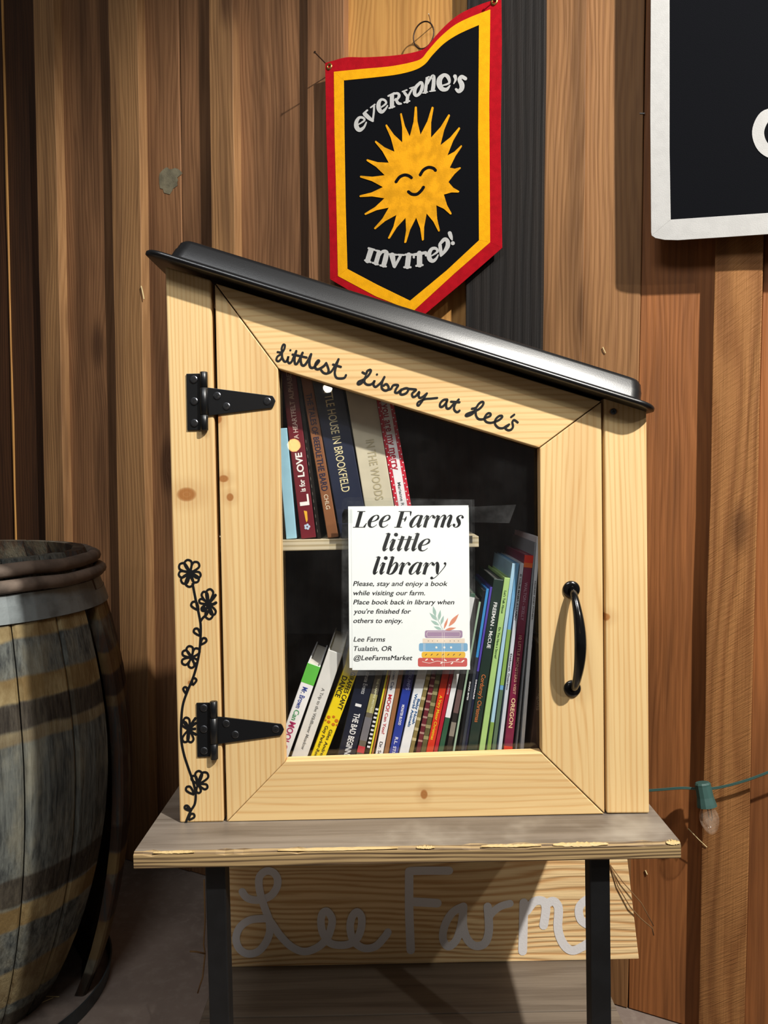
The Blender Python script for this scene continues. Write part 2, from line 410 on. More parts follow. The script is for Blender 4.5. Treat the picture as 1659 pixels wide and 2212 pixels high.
# x given where the edge crosses the horizon (y 1019), left of centre +~22 from the top of the frame
bd = [(-700, -565, .0, 'dark', 'board'), (-561, -424, .0, 'dark', 'board'), (-420, -250, .0, 'dark', 'board'), (-246, -120, .0, 'dark', 'board'), (-116, 26, .0, 'dark', 'board'), (31, 95, .004, 'dark', 'board'),
      (27.5, 30.5, .008, 'honey', 'pale_strip'), (94, 136, .030, 'light', 'batten'), (143, 252, .0, 'brown', 'board'),
      (252, 312, .030, 'light', 'batten'), (315, 398, .0, 'brown', 'board'), (401, 480, -.003, 'brown', 'board'),
      (462, 512, .030, 'light', 'batten'), (516, 672, .0, 'brown', 'board'),
      (668, 746, .022, 'brown', 'batten'), (742, 1003, .0, 'honey', 'board'),
      (1003, 1166, .034, 'black', 'post'),
      (1163, 1255, .020, 'tan', 'board'), (1253, 1376, .012, 'tan', 'board'), (1377, 1560, .010, 'red', 'board'),
      (1534, 1638, .036, 'saw', 'batten'), (1636, 1850, .010, 'red', 'board'), (1853, 2100, .0, 'brown', 'board'), (2050, 2130, .03, 'light', 'batten'), (2105, 2500, .0, 'brown', 'board')]
for a, b, h, m, nm in bd:
    lab = 'thin pale strip between two left boards' if nm == 'pale_strip' else {'black': 'blackened rough post', 'honey': 'honey coloured board', 'saw': 'rough sawn batten with diagonal saw marks'}.get(m)  # narrow pale strip set at the gap between two dark boards
    wall_board(a, b, h, mw[m], nm, lab=lab)

ik = Ink(lambda a_, b_: w(a_, b_, .0006), -.0012)
rr = random.Random(4); pp = []
for i in range(26):
    an = 2 * math.pi * i / 26; r_ = rr.uniform(.72, 1.1)
    pp.append((364 + 26 * r_ * math.cos(an) + (6 if math.sin(an) < -.3 else 0), 389 + 29 * r_ * math.sin(an)))
ik.poly(pp); ik.obj('dried_mud', plain('dried_mud', '77705A', .9, var=.4, bump=1, bs=250), wall, label='grey-green dried mud smear on a left board')
# ------------------------------------------------------------------ the stand
YF = -.085                                       # front edge of the tabletop, in front of the box
stand = thing('display_stand', 'narrow stand with weathered wooden top and black steel legs under the book box', 'stand', G)
xl = g(288, 1848, YF)[0]; xr = g(1471, 1830, YF)[0]
YB = .24
YR = .365
TH = .0215
class Z: pass
# tabletop: worn front edge
def tabletop():
    mb = MB(); n = 60; vs = []; rr = random.Random(3)
    for i in range(n + 1):
        x = xl + (xr - xl) * i / n
        e = .0016 * rr.random() + (.003 if rr.random() < .12 else 0)
        for (y, z) in ((YB, 0), (YF + .004 + e, 0), (YF, -.003 - e * .6), (YF, -TH + .002), (YF + .002, -TH), (YB, -TH)): vs.append((x, y, z))
    fs = []; mi = []
    for i in range(n):
        for k in range(6):
            k2 = (k + 1) % 6; fs.append((6 * i + k, 6 * i + k2, 6 * i + 6 + k2, 6 * i + 6 + k)); mi.append(0 if k in (0,) else 1)
    fs.append((5, 4, 3, 2, 1, 0)); mi.append(1); fs.append(tuple(6 * n + k for k in range(6))); mi.append(1)
    mb.add(vs, fs); mb.mi = mi
    o = mb.obj('tabletop', [m_table, m_table_edge], stand)
    return o
tabletop()
m_raw = plain('pale_raw_wood', 'BFA572', .6, bump=.5, bs=300)
rr = random.Random(5)                            # pale splintered wear along the arris
for a, b, dz in ((900, 940, 1), (1195, 1315, 3.2), (1440, 1470, 4), (600, 860, .7), (330, 420, .5), (1040, 1170, .6)):
    n = 24; top = []; bot = []
    for i in range(n + 1):
        px = a + (b - a) * i / n; e = math.sin(math.pi * i / n) ** .7
        x = g(px, 1840, YF)[0]
        top.append((x, YF + .0012 + (.0018 + .0011 * dz) * e * rr.uniform(.3, 1.2), .0004)); bot.append((x, YF - .0004, - .0006 - (.0011 + .0005 * dz) * e * rr.uniform(.5, 1)))
    mid = [(p[0], YF + .001, -.0008) for p in top]
    MB().add(top + mid + bot, [(i + o_, i + 1 + o_, n + 2 + i + o_, n + 1 + i + o_) for o_ in (0, n + 1) for i in range(n)]).obj('splintered_edge', m_raw, stand, label='pale raw wood where the front edge is worn')
YL = -.06
floor_inv = G.inverted()
def leg_at(x, y, wd=.0265, name='leg'):
    mb = MB(); vs = []
    for (dx, dy) in ((0, 0), (wd, 0), (wd, wd), (0, wd)):
        p = Vector((x + dx, y + dy, -TH)); d = G.to_3x3() @ Vector((0, 0, -1)); wp = G @ p
        t = wp.z / -d.z; vs.append((p.x, p.y, p.z)); vs.append((p.x, p.y, p.z - t + .0005))
    mb.add(vs, [(0, 2, 4, 6), (1, 7, 5, 3)] + [(2 * i, 2 * i + 1, (2 * i + 3) % 8, (2 * i + 2) % 8) for i in range(4)])
    return mb.obj(name, m_leg, stand, bevel=.002)
xa = g(443, 1885, YL)[0]; xb = g(1274, 1870, YL)[0]
for x in (xa, xb):
    leg_at(x, YL); leg_at(x, YR)
# lower shelf, its top where the sign's lower edge stands
YS = .335                                        # front face of the sign
zs = g(830, 2083, YS)[1]
sxl = unproj_z(G, 437, 2190, zs).x; sxr = unproj_z(G, 1326, 2165, zs).x
yseam = unproj_z(G, 900, 2190, zs).y
lo = link('lower_shelf', None, stand); lo['label'] = 'grey-brown boards of the lower shelf'
ys = [YL + .0275, (YL + .0275 + yseam) / 2, yseam, YR - .003]
for i in range(3):
    MB().box(sxl, sxr, ys[i] + .001, ys[i + 1] - .001, zs - .02, zs).obj('board', m_shelfboard, lo, bevel=.0015)
for x in (xa, xb):
    for z in (-TH - .0262, zs - .046):
        MB().box(x, x + .0265, YL + .0266, YR - .0002, z, z + .026).obj('side_rail', m_leg, stand, bevel=.002)

# ------------------------------------------------------------------ painted sign board on the lower shelf
sign = thing('painted_sign', 'long wooden board hand-painted with white farm lettering, standing on the lower shelf', 'sign', G)
sb = [g(478, 2095, YS), g(1380, 2068, YS), g(1353, 1835, YS), g(478, 1855, YS)]
ztop = -TH - .0268
def cutz(p, q, z): t = (z - p[1]) / (q[1] - p[1]); return (p[0] + (q[0] - p[0]) * t, z)
bl = (sb[0][0], zs); br = cutz(sb[2], sb[1], zs + .0004)
tr = (cutz(sb[1], sb[2], ztop)[0], ztop); tl = (sb[0][0], ztop)
MB().prism([bl, (br[0], zs + .0004), tr, tl], YS, YS + .018).obj('board', m_sign, sign, bevel=.0012)
ik = Ink(gz(YS), YS - .0006); ik.ramp = 5e-6
def tr1(pts, x0, y0, s): return [tuple([x0 + p[0] / s, y0 + p[1] / s] + ([p[2] / s] if len(p) > 2 else [])) for p in pts]
def S5(pts, wd): ik.stroke(tr1(pts, 490, 1860, 4.484), wd)
def S6(pts, wd): ik.stroke(tr1(pts, 840, 1850, 2.9625), wd)
S5([(150, 295), (190, 350), (260, 375), (340, 370), (430, 330), (485, 250), (490, 165), (445, 105), (375, 97), (318, 150), (312, 240), (335, 350), (375, 470), (410, 570), (415, 690), (370, 800), (290, 880), (190, 892), (115, 835), (90, 735), (130, 635), (220, 570), (330, 555), (400, 560), (450, 620), (520, 720), (620, 820), (740, 872), (860, 842), (960, 760), (1005, 660), (1020, 560), (975, 485), (930, 500), (912, 580), (930, 690), (990, 780), (1070, 808), (1180, 800), (1260, 745), (1300, 650), (1305, 540), (1262, 487), (1212, 540), (1195, 650), (1230, 770), (1330, 838), (1440, 820), (1520, 740), (1560, 685)], 16.5)
S6([(385, 90), (250, 90), (140, 92)], 18); S6([(130, 95), (130, 350), (140, 598)], 18.5); S6([(135, 288), (310, 298)], 19)
S6([(478, 318), (410, 355), (362, 430), (345, 520), (378, 575), (430, 535), (462, 440), (478, 330)], 17)
S6([(475, 330), (475, 440), (500, 525), (550, 570), (612, 555), (640, 470), (632, 320)], 18)
S6([(640, 390), (665, 355), (715, 318), (775, 300)], 16)
S6([(863, 295), (860, 450), (856, 605)], 19); S6([(880, 350), (930, 288), (985, 285), (1005, 330), (990, 440)], 19)
S6([(1000, 310), (1050, 285), (1085, 330), (1082, 460), (1115, 555), (1170, 600), (1240, 575), (1300, 530), (1345, 470)], 19)
S6([(1330, 255), (1270, 272), (1218, 325), (1230, 405), (1300, 450), (1350, 480)], 18)
ik.obj('lettering', m_paint, sign, label='white brush-painted handwriting reading Lee Farms')
def gp(px, py, y): p = g(px, py, y); return (p[0], y, p[1])
tw = MB(); tw.tube([Vector(gp(1318, 1868, YS - .002)), Vector(gp(1335, 1915, YS - .004)), Vector(gp(1362, 1960, YS - .006)), Vector(gp(1385, 1985, YS - .004)), Vector(gp(1409, 2005, YS)), Vector(gp(1412, 2020, YS + .02))], .0011, 6)
tw.tube([Vector(gp(1318, 1868, YS - .002)), Vector(gp(1345, 1905, YS - .006)), Vector(gp(1385, 1950, YS - .008)), Vector(gp(1412, 2000, YS))], .0009, 6)
tw.obj('twine', m_twine, sign, smooth=True)
tw = MB(); tw.tube([gp(441, 1900, YS + .01), gp(443, 1990, YS + .01), gp(440, 2040, YS + .01), gp(443, 2060, YS), gp(438, 2110, YS), gp(427, 2145, YS)], .0016, 6)
tw.tube([gp(443, 2060, YS), gp(425, 2056, YS - .01), gp(410, 2055, YS - .015)], .0016, 6)
tw.obj('twine', m_twine, sign, smooth=True, label='frayed twine end hanging by the left leg')

# ------------------------------------------------------------------ the book box
box = thing('book_box', 'pine book box with glazed door and slanted black lid, on the stand', 'cabinet', G)
def lid_line(px): return 575 + (px - 355) * (883 - 575) / (1400 - 355)    # lower edge of the lid in the picture
def zl(px): return g(px, lid_line(px))
DB = .24
def gb(px, py): p = g(px, py); return (p[0], max(p[1], .0004))
MB().prism([gb(388, 1778), gb(483, 1776), g(455, lid_line(455)), g(357, lid_line(357))], 0, .02).obj('post', m_post_l, box, bevel=.0022)
MB().prism([gb(1311, 1757.5), gb(1403, 1757), g(1397, lid_line(1397)), g(1305, lid_line(1305))], 0, .02).obj('post', m_post_r, box, bevel=.0022)
XL = g(388, 1778)[0]; XR = g(1403, 1757)[0]
XLt = g(357, 570)[0]
za, zb = zl(357)[1], zl(1397)[1]
pl = g(388, 1778); ptl = g(357, lid_line(357)); pr_ = g(1403, 1757); ptr = g(1397, lid_line(1397))
FLZ = .018
sp = MB(); sp.add([(pl[0], .0205, .0005), (pl[0] + .018, .0205, .0005), (pl[0] + .018, DB, .0005), (pl[0], DB, .0005),
          (ptl[0], .0205, za - .001), (ptl[0] + .018, .0205, za - .006), (ptl[0] + .018, DB, za - .006), (ptl[0], DB, za - .001)],
         [(0, 3, 2, 1), (4, 5, 6, 7), (0, 1, 5, 4), (1, 2, 6, 5), (2, 3, 7, 6), (3, 0, 4, 7)]); sp.mi[3] = 1; sp.obj('side_panel', [m_post_l, m_shade_ply], box)  # inner face coloured dark for the unlit interior
sp = MB(); sp.add([(pr_[0] - .018, .0205, .0005), (pr_[0], .0205, .0005), (pr_[0], DB, .0005), (pr_[0] - .018, DB, .0005),
          (ptr[0] - .018, .0205, zb + .001), (ptr[0], .0205, zb - .003), (ptr[0], DB, zb - .003), (ptr[0] - .018, DB, zb + .001)],
         [(0, 3, 2, 1), (4, 5, 6, 7), (0, 1, 5, 4), (1, 2, 6, 5), (2, 3, 7, 6), (3, 0, 4, 7)]); sp.mi[5] = 1; sp.obj('side_panel', [m_post_r, m_shade_ply], box)
MB().prism([(pl[0] + .0185, .0005), (pr_[0] - .0185, .0005), (ptr[0] - .0185, zb), (ptl[0] + .0185, za - .006)], DB - .012, DB).obj('back_panel', m_shade_ply, box)
MB().box(pl[0] + .0185, pr_[0] - .0185, .032, DB - .0125, .0005, FLZ).obj('bottom_panel', m_shade_ply, box)
MB().prism([g(457, lid_line(457) + 1), g(1304, lid_line(1304) + 1), g(1304, lid_line(1304) + 24), g(457, lid_line(457) + 48)], .022, .030).obj('gap_shade_strip', m_shade_ply, box)  # dark strip added for the shadowed gap above the door
# door
door = link('door', None, box)
MB().prism([g(464, 614), g(600.3, 797), g(616, 1645.5), gb(490, 1779)], 0, .019).obj('stile', m_stile_l, door, bevel=.0012)
MB().prism([g(1299, 869), g(1166, 968), g(1171, 1625), g(1306, 1757)], 0, .019).obj('stile', m_stile_r, door, bevel=.0012)
MB().prism([g(465.5, 612), g(1298, 867), g(1164.5, 967), g(601.6, 796)], 0, .019).obj('rail', m_rail_t, door, bevel=.0012)
MB().prism([gb(491.5, 1779.5), gb(1304.8, 1758.5), g(1169.5, 1626), g(617.5, 1644.5)], 0, .019).obj('rail', m_rail_b, door, bevel=.0012)
GY = .0195
MB().prism([g(585, 780, GY), g(1185, 955, GY), g(1190, 1645, GY), g(600, 1660, GY)], GY, GY + .0025).obj('glass_pane', m_glass, door)
ik = Ink(gz(0), -.0004)
def Z1(pts, wd=4.1): ik.stroke(tr1(pts, 590, 730, 5.925), wd + .8)
def Z2(pts, wd=4.0): ik.stroke(tr1(pts, 850, 800, 5.925), wd + .8)
Z1([(58, 180), (108, 182), (112, 130), (130, 86), (152, 95), (140, 150), (100, 205), (55, 240), (44, 285), (75, 296), (112, 250), (113, 185)], 3.7)
Z1([(113, 185), (118, 250), (140, 295), (165, 302), (185, 275), (197, 235), (187, 290), (208, 322), (240, 300), (265, 240), (297, 168)])
Z1([(297, 168), (275, 260), (282, 328), (310, 325), (345, 260), (378, 190)], 4.4); Z1([(378, 190), (353, 260), (365, 338), (400, 350), (440, 300), (487, 208)], 4.6)
Z1([(487, 208), (465, 300), (475, 370), (515, 380), (550, 345), (588, 300), (575, 290), (545, 330), (542, 385), (575, 400), (620, 380), (655, 355), (680, 322)], 4.6)
Z1([(680, 322), (700, 370), (712, 420), (690, 455), (645, 445), (615, 410)], 4.2); Z1([(690, 455), (745, 430), (795, 350), (838, 272)], 3.9)
Z1([(838, 272), (805, 370), (790, 450), (812, 508), (870, 518), (915, 508), (933, 476)], 4.1); Z1([(768, 340), (868, 370)]); Z1([(250, 212), (330, 228), (430, 250)], 3.9)
ik.disc(590 + 222 / 5.925, 730 + 157 / 5.925, 2.3); ik.disc(590 + 1330 / 5.925, 730 + 467 / 5.925, 2.4)
Z1([(1145, 440), (1190, 460), (1205, 425), (1240, 407), (1252, 425), (1220, 480), (1160, 530), (1095, 560), (1085, 588), (1110, 590), (1150, 560), (1188, 490)], 4.2)
Z1([(1188, 490), (1168, 555), (1195, 593), (1240, 598), (1275, 580), (1300, 548), (1285, 595), (1310, 625), (1350, 600), (1390, 560), (1425, 500)])
Z1([(1425, 500), (1395, 570), (1392, 640), (1430, 672), (1470, 662), (1478, 625), (1450, 590), (1415, 610)], 4.2)
Z1([(1470, 662), (1510, 650), (1540, 605), (1600, 605), (1575, 650), (1562, 695), (1600, 698), (1640, 665)])
Z2([(100, 245), (88, 298), (122, 308), (170, 285), (192, 240), (160, 228), (110, 245), (60, 280)], 4.2)
Z2([(185, 235), (250, 240), (290, 250), (240, 295), (250, 338), (290, 325), (330, 275), (322, 325), (340, 350), (375, 338), (428, 295)], 4.0)
Z2([(428, 295), (390, 360), (355, 412), (325, 448), (306, 440), (320, 405), (400, 368), (480, 360), (560, 352, )], 3.7)
Z2([(688, 372), (640, 378), (600, 420), (598, 462), (630, 462), (670, 420), (690, 378), (675, 430), (682, 483), (720, 483), (760, 440), (790, 410)])
Z2([(835, 372), (790, 430), (775, 490), (800, 528), (828, 530), (845, 515)]); Z2([(738, 400), (845, 407)])
Z2([(1005, 490), (1055, 478), (1090, 430), (1130, 402), (1152, 412), (1140, 450), (1090, 498), (1010, 530), (940, 558), (926, 578), (950, 582), (1010, 555), (1058, 500)])
Z2([(1055, 500), (1055, 570), (1085, 618), (1140, 625), (1185, 605), (1240, 580), (1240, 552), (1212, 548), (1182, 575), (1165, 620), (1190, 658), (1240, 670), (1290, 660), (1350, 635), (1390, 600), (1385, 580), (1350, 585), (1312, 620), (1298, 665), (1312, 705), (1350, 735), (1400, 738), (1440, 715), (1480, 692)], 3.9)
Z2([(1470, 705), (1432, 738), (1470, 765), (1512, 752), (1530, 715), (1522, 662), (1545, 635), (1590, 665)], 3.9); Z2([(1546, 566), (1506, 596)], 3.6)
ik.obj('lettering', m_vinyl, door, label='black handwritten lettering on the slanted top rail')
# handle
hd = link('pull_handle', None, door) if False else None
def gv(px, py, y): p = g(px, py, y); return Vector((p[0], y, p[1]))
hb = MB()
c1 = gv(1234, 1273, 0); c2 = gv(1236, 1487, 0)
for c in (c1, c2):
    hb.lathe(c, (0, -1, 0), [(.0118, 0), (.0118, .0012), (.0105, .003), (.006, .0042), (.0055, .004)], 28)
pts = []; rs = []
N = 26
for i in range(N + 1):
    t = i / N; s = math.sin(math.pi * t) ** .55
    px = 1236 + 17 * math.sin(math.pi * t) ** .8 * .55; y = -.003 - .030 * s
    pz = c1.z * (1 - t) + c2.z * t
    x = c1.x * (1 - t) + c2.x * t
    pts.append((x + .0035 * math.sin(math.pi * t), y, pz + (-.006 if t < .5 else .006) * (1 - abs(2 * t - 1)) * 0)); rs.append(.0048 + .0032 * math.sin(math.pi * t) ** 1.5)
hb.tube(pts, rs, 14)
hob = hb.obj('pull_handle', m_gloss_black, door, smooth=True, label='curved glossy black pull handle')
# screws
def screw(c, parent, r=.0052, y=0.0):
    mb = MB(); mb.lathe(c, (0, -1, 0), [(r, 0), (r, .0006), (r * .8, .0012), (r * .3, .0014)], 20)
    mb.cur = 1; d = .0015
    for a in (R(20), R(110)):
        u = Vector((math.cos(a), 0, math.sin(a))); v = Vector((-math.sin(a), 0, math.cos(a)))
        q = [c + u * r * .62 + v * r * .14, c - u * r * .62 + v * r * .14, c - u * r * .62 - v * r * .14, c + u * r * .62 - v * r * .14]
        mb.add([(p.x, c.y - d, p.z) for p in q], [(0, 1, 2, 3)])
    return mb.obj('screw', [m_screw, m_slot], parent)
for c in (c1, c2):
    screw(c + Vector((0, -.0042, -.0008)), door, .003)
screw(gv(1325, 889, 0), box, .0042)
def hinge(leaf, kn, strap, scr):
    h = link('hinge', None, box); h['label'] = 'black iron T-hinge'
    MB().prism([g(*p) for p in leaf], -.0022, -.0001).obj('leaf', m_black_iron, h, bevel=.0004)
    n = len(strap); MB().prism([g(*p) for p in strap], -.0026, -.0003).obj('strap', m_black_iron, h, bevel=.0004)
    x0, x1, y0, y1, k1, k2 = kn
    a = gv((x0 + x1) / 2, y0, -.004); b = gv((x0 + x1) / 2 + 1.5, y1, -.004); r = (x1 - x0) / 2 * .000622
    mb = MB(); e = .0006
    cuts = [0, (k1 - y0) / (y1 - y0), (k2 - y0) / (y1 - y0), 1]
    for i in range(3):
        p = a.lerp(b, cuts[i]); q = a.lerp(b, cuts[i + 1]); d = (q - p).normalized()
        mb.tube([p + d * e * .2, p + d * e, q - d * e, q - d * e * .2], [r * .85, r * (1.0 if i != 1 else 1.06), r * (1.0 if i != 1 else 1.06), r * .85], 16)
    mb.obj('knuckle', m_black_iron, h, smooth=True)
    for s_ in scr: screw(gv(s_[0], s_[1], -.0027), h)
def hz(p): return (390 + p[0] / 7.213, 780 + p[1] / 7.213)
hinge([(403.2, 807.7), (437, 807), (440, 929), (405.5, 929.7)], (431.6, 448.5, 803, 930, 837, 896),
      [(446, 837), (462, 839), (589.6, 855.6), (592, 859), (595.6, 866), (592, 876), (589.6, 881), (452, 898)],
      [hz((205, 285)), hz((212, 625)), hz((215, 965)), hz((570, 540)), hz((715, 705)), hz((1350, 625))])
def hz2(p): return (340 + p[0] / 3.567, 1180 + p[1] / 3.567)
hinge([(425, 1517.5), (459, 1517), (461.5, 1633), (427, 1634)], (453, 470, 1514.5, 1640, 1550, 1606),
      [(467, 1547), (482, 1548), (607.7, 1563), (610.5, 1567), (614, 1575), (610.5, 1583), (607.7, 1587), (472, 1606)],
      [hz2((358, 1245)), hz2((358, 1408)), hz2((360, 1575)), hz2((530, 1365)), hz2((600, 1450)), hz2((912, 1408))])
# vine decal on the left post
ik = Ink(gz(0), -.0004)
def V(pts, wd=4.6, caps=True): ik.stroke([hz2(p) for p in pts], wd + .9, caps=caps)
def petal(c, t, wid=.34, wd=3.9):
    dx, dy = t[0] - c[0], t[1] - c[1]; L = math.hypot(dx, dy); nx, ny = -dy / L * wid * L * .5, dx / L * wid * L * .5
    t = (c[0] + dx * .93, c[1] + dy * .93); dx, dy = t[0] - c[0], t[1] - c[1]
    V([c, (c[0] + dx * .45 + nx * .8, c[1] + dy * .45 + ny * .8), (c[0] + dx * .82 + nx, c[1] + dy * .82 + ny), t,
       (c[0] + dx * .82 - nx, c[1] + dy * .82 - ny), (c[0] + dx * .45 - nx * .8, c[1] + dy * .45 - ny * .8), c], wd, caps=False)
def z3(p): return ((375 + p[0] / 9.217 - 340) * 3.567, (1190 + p[1] / 9.217 - 1180) * 3.567)
V([(272, 290), (300, 430), (328, 560), (335, 640), (328, 780), (310, 890), (280, 1000), (235, 1110), (200, 1210), (186, 1320), (184, 1480), (205, 1600), (240, 1710), (275, 1810), (295, 1900), (290, 1980), (262, 2030), (238, 2080), (216, 2140)], 4.4)
V([(335, 575), (352, 550), (380, 525), (390, 500)], 4.4)
c = z3((330, 430))
for t in [(272, 160), (500, 215), (555, 500), (495, 625), (312, 735), (170, 655), (90, 480), (110, 255)]: petal(c, z3(t), .5)
ik.disc(*hz2(c), 7)
c = z3((690, 1050))
for t in [(735, 738), (825, 1280), (716, 1380), (560, 1195), (500, 975), (590, 795)]: petal(c, z3(t), .42)
V([c, z3((775, 960)), z3((835, 880))], 5.5); V([c, z3((780, 1060)), z3((845, 1030))], 5.5); ik.disc(*hz2(c), 7); ik.disc(*hz2(z3((600, 1140))), 5)
c = (265, 855)
for t in [(243, 762), (192, 808), (322, 785), (188, 905), (262, 942), (310, 900)]: petal(c, t, .5)
ik.disc(*hz2(c), 6)
c = (243, 1412)
for t in [(218, 1312), (262, 1516), (205, 1514), (192, 1350)]: petal(c, t, .42)
for t in [(293, 1325), (295, 1362), (290, 1405), (296, 1448)]: V([c, ((c[0] + t[0]) / 2 - 4, (c[1] + t[1]) / 2), t], 5)
ik.disc(*hz2(c), 5)
c = (315, 1832)
for t in [(322, 1722), (388, 1738), (392, 1860), (320, 1905), (268, 1765)]: petal(c, t, .46)
ik.disc(*hz2(c), 5)
for a, b, f in (((318, 492), (268, 425), .55), ((333, 690), (285, 632), .5), ((333, 758), (376, 706), .5), ((272, 1070), (292, 1012), .5), ((222, 1135), (212, 1080), .5), ((285, 1912), (222, 1850), .45), ((262, 2040), (210, 1998), .42), ((240, 2108), (285, 2060), .5)): petal(a, b, f, 4.0)
ik.disc(*hz2((235, 2018)), 4)
ik.obj('vine_decal', m_vinyl, box, label='black flowering vine sticker on the left post')
# inner shelf
SY = .040
shp = [g(606, 1168, SY), g(1034, 1157, SY), g(1034, 1181, SY), g(606, 1194, SY)]
USZ = (shp[0][1] + shp[1][1]) / 2
shx = max(pl[0], pl[0] + (ptl[0] - pl[0]) * USZ / za) + .0184
MB().prism([(shx, USZ), (shp[1][0], USZ), (shp[1][0], USZ - .0155), (shx, USZ - .0155)], SY, DB - .0125).obj('inner_shelf', m_ply, box, bevel=.0008)
for o in list(box.children):
    pass
# lid
lid = link('lid', None, box); lid['label'] = 'glossy black plastic tray lid'
LY0 = -.030
a = g(300, 541, LY0); b = g(1426, 889, LY0)
U = Vector((b[0] - a[0], 0, b[1] - a[1])); LU = U.length; U.normalize(); Vv = Vector((-U.z, 0, U.x))
def rring(x0, x1, y0, y1, r, z, n=7):
    out = []
    for cx, cy, s in ((x1 - r, y1 - r, 0), (x0 + r, y1 - r, 90), (x0 + r, y0 + r, 180), (x1 - r, y0 + r, 270)):
        for i in range(n + 1):
            an = R(s + 90 * i / n); q = (cx + r * math.cos(an), cy + r * math.sin(an))
            out.append(Vector((a[0], 0, a[1])) + U * q[0] + Vv * z + Vector((0, q[1], 0)))
    return out
D2 = LY0 + .355
li, ri = .034, .022
rings = [rring(.004, LU - .004, LY0 + .004, D2 - .004, .026, 0), rring(0, LU, LY0, D2, .03, .002), rring(0, LU, LY0, D2, .03, .0055),
         rring(.002, LU - .002, LY0 + .002, D2 - .002, .028, .0075), rring(li - .004, LU - ri + .004, LY0 + .006, D2 - .012, .022, .008),
         rring(li, LU - ri, LY0 + .007, D2 - .014, .02, .010), rring(li + .002, LU - ri - .001, LY0 + .0100, D2 - .015, .02, .0205),
         rring(li + .003, LU - ri - .0015, LY0 + .0112, D2 - .016, .02, .0222), rring(li + .005, LU - ri - .004, LY0 + .0140, D2 - .017, .02, .031),
         rring(li + .009, LU - ri - .008, LY0 + .018, D2 - .02, .018, .0355), rring(li + .016, LU - ri - .016, LY0 + .026, D2 - .028, .015, .0375)]
mb = MB(); n = len(rings[0]); vs = [p for r_ in rings for p in r_]; fs = [tuple(range(n - 1, -1, -1)), tuple((len(rings) - 1) * n + i for i in range(n))]
for i in range(len(rings) - 1):
    for k_ in range(n):
        k2 = (k_ + 1) % n; fs.append((i * n + k_, i * n + k2, (i + 1) * n + k2, (i + 1) * n + k_))
bpy.data.objects.remove(lid)
lid = MB().add(vs, fs).obj('lid', m_black_plastic, box, smooth=True, label='glossy black plastic tray lid')

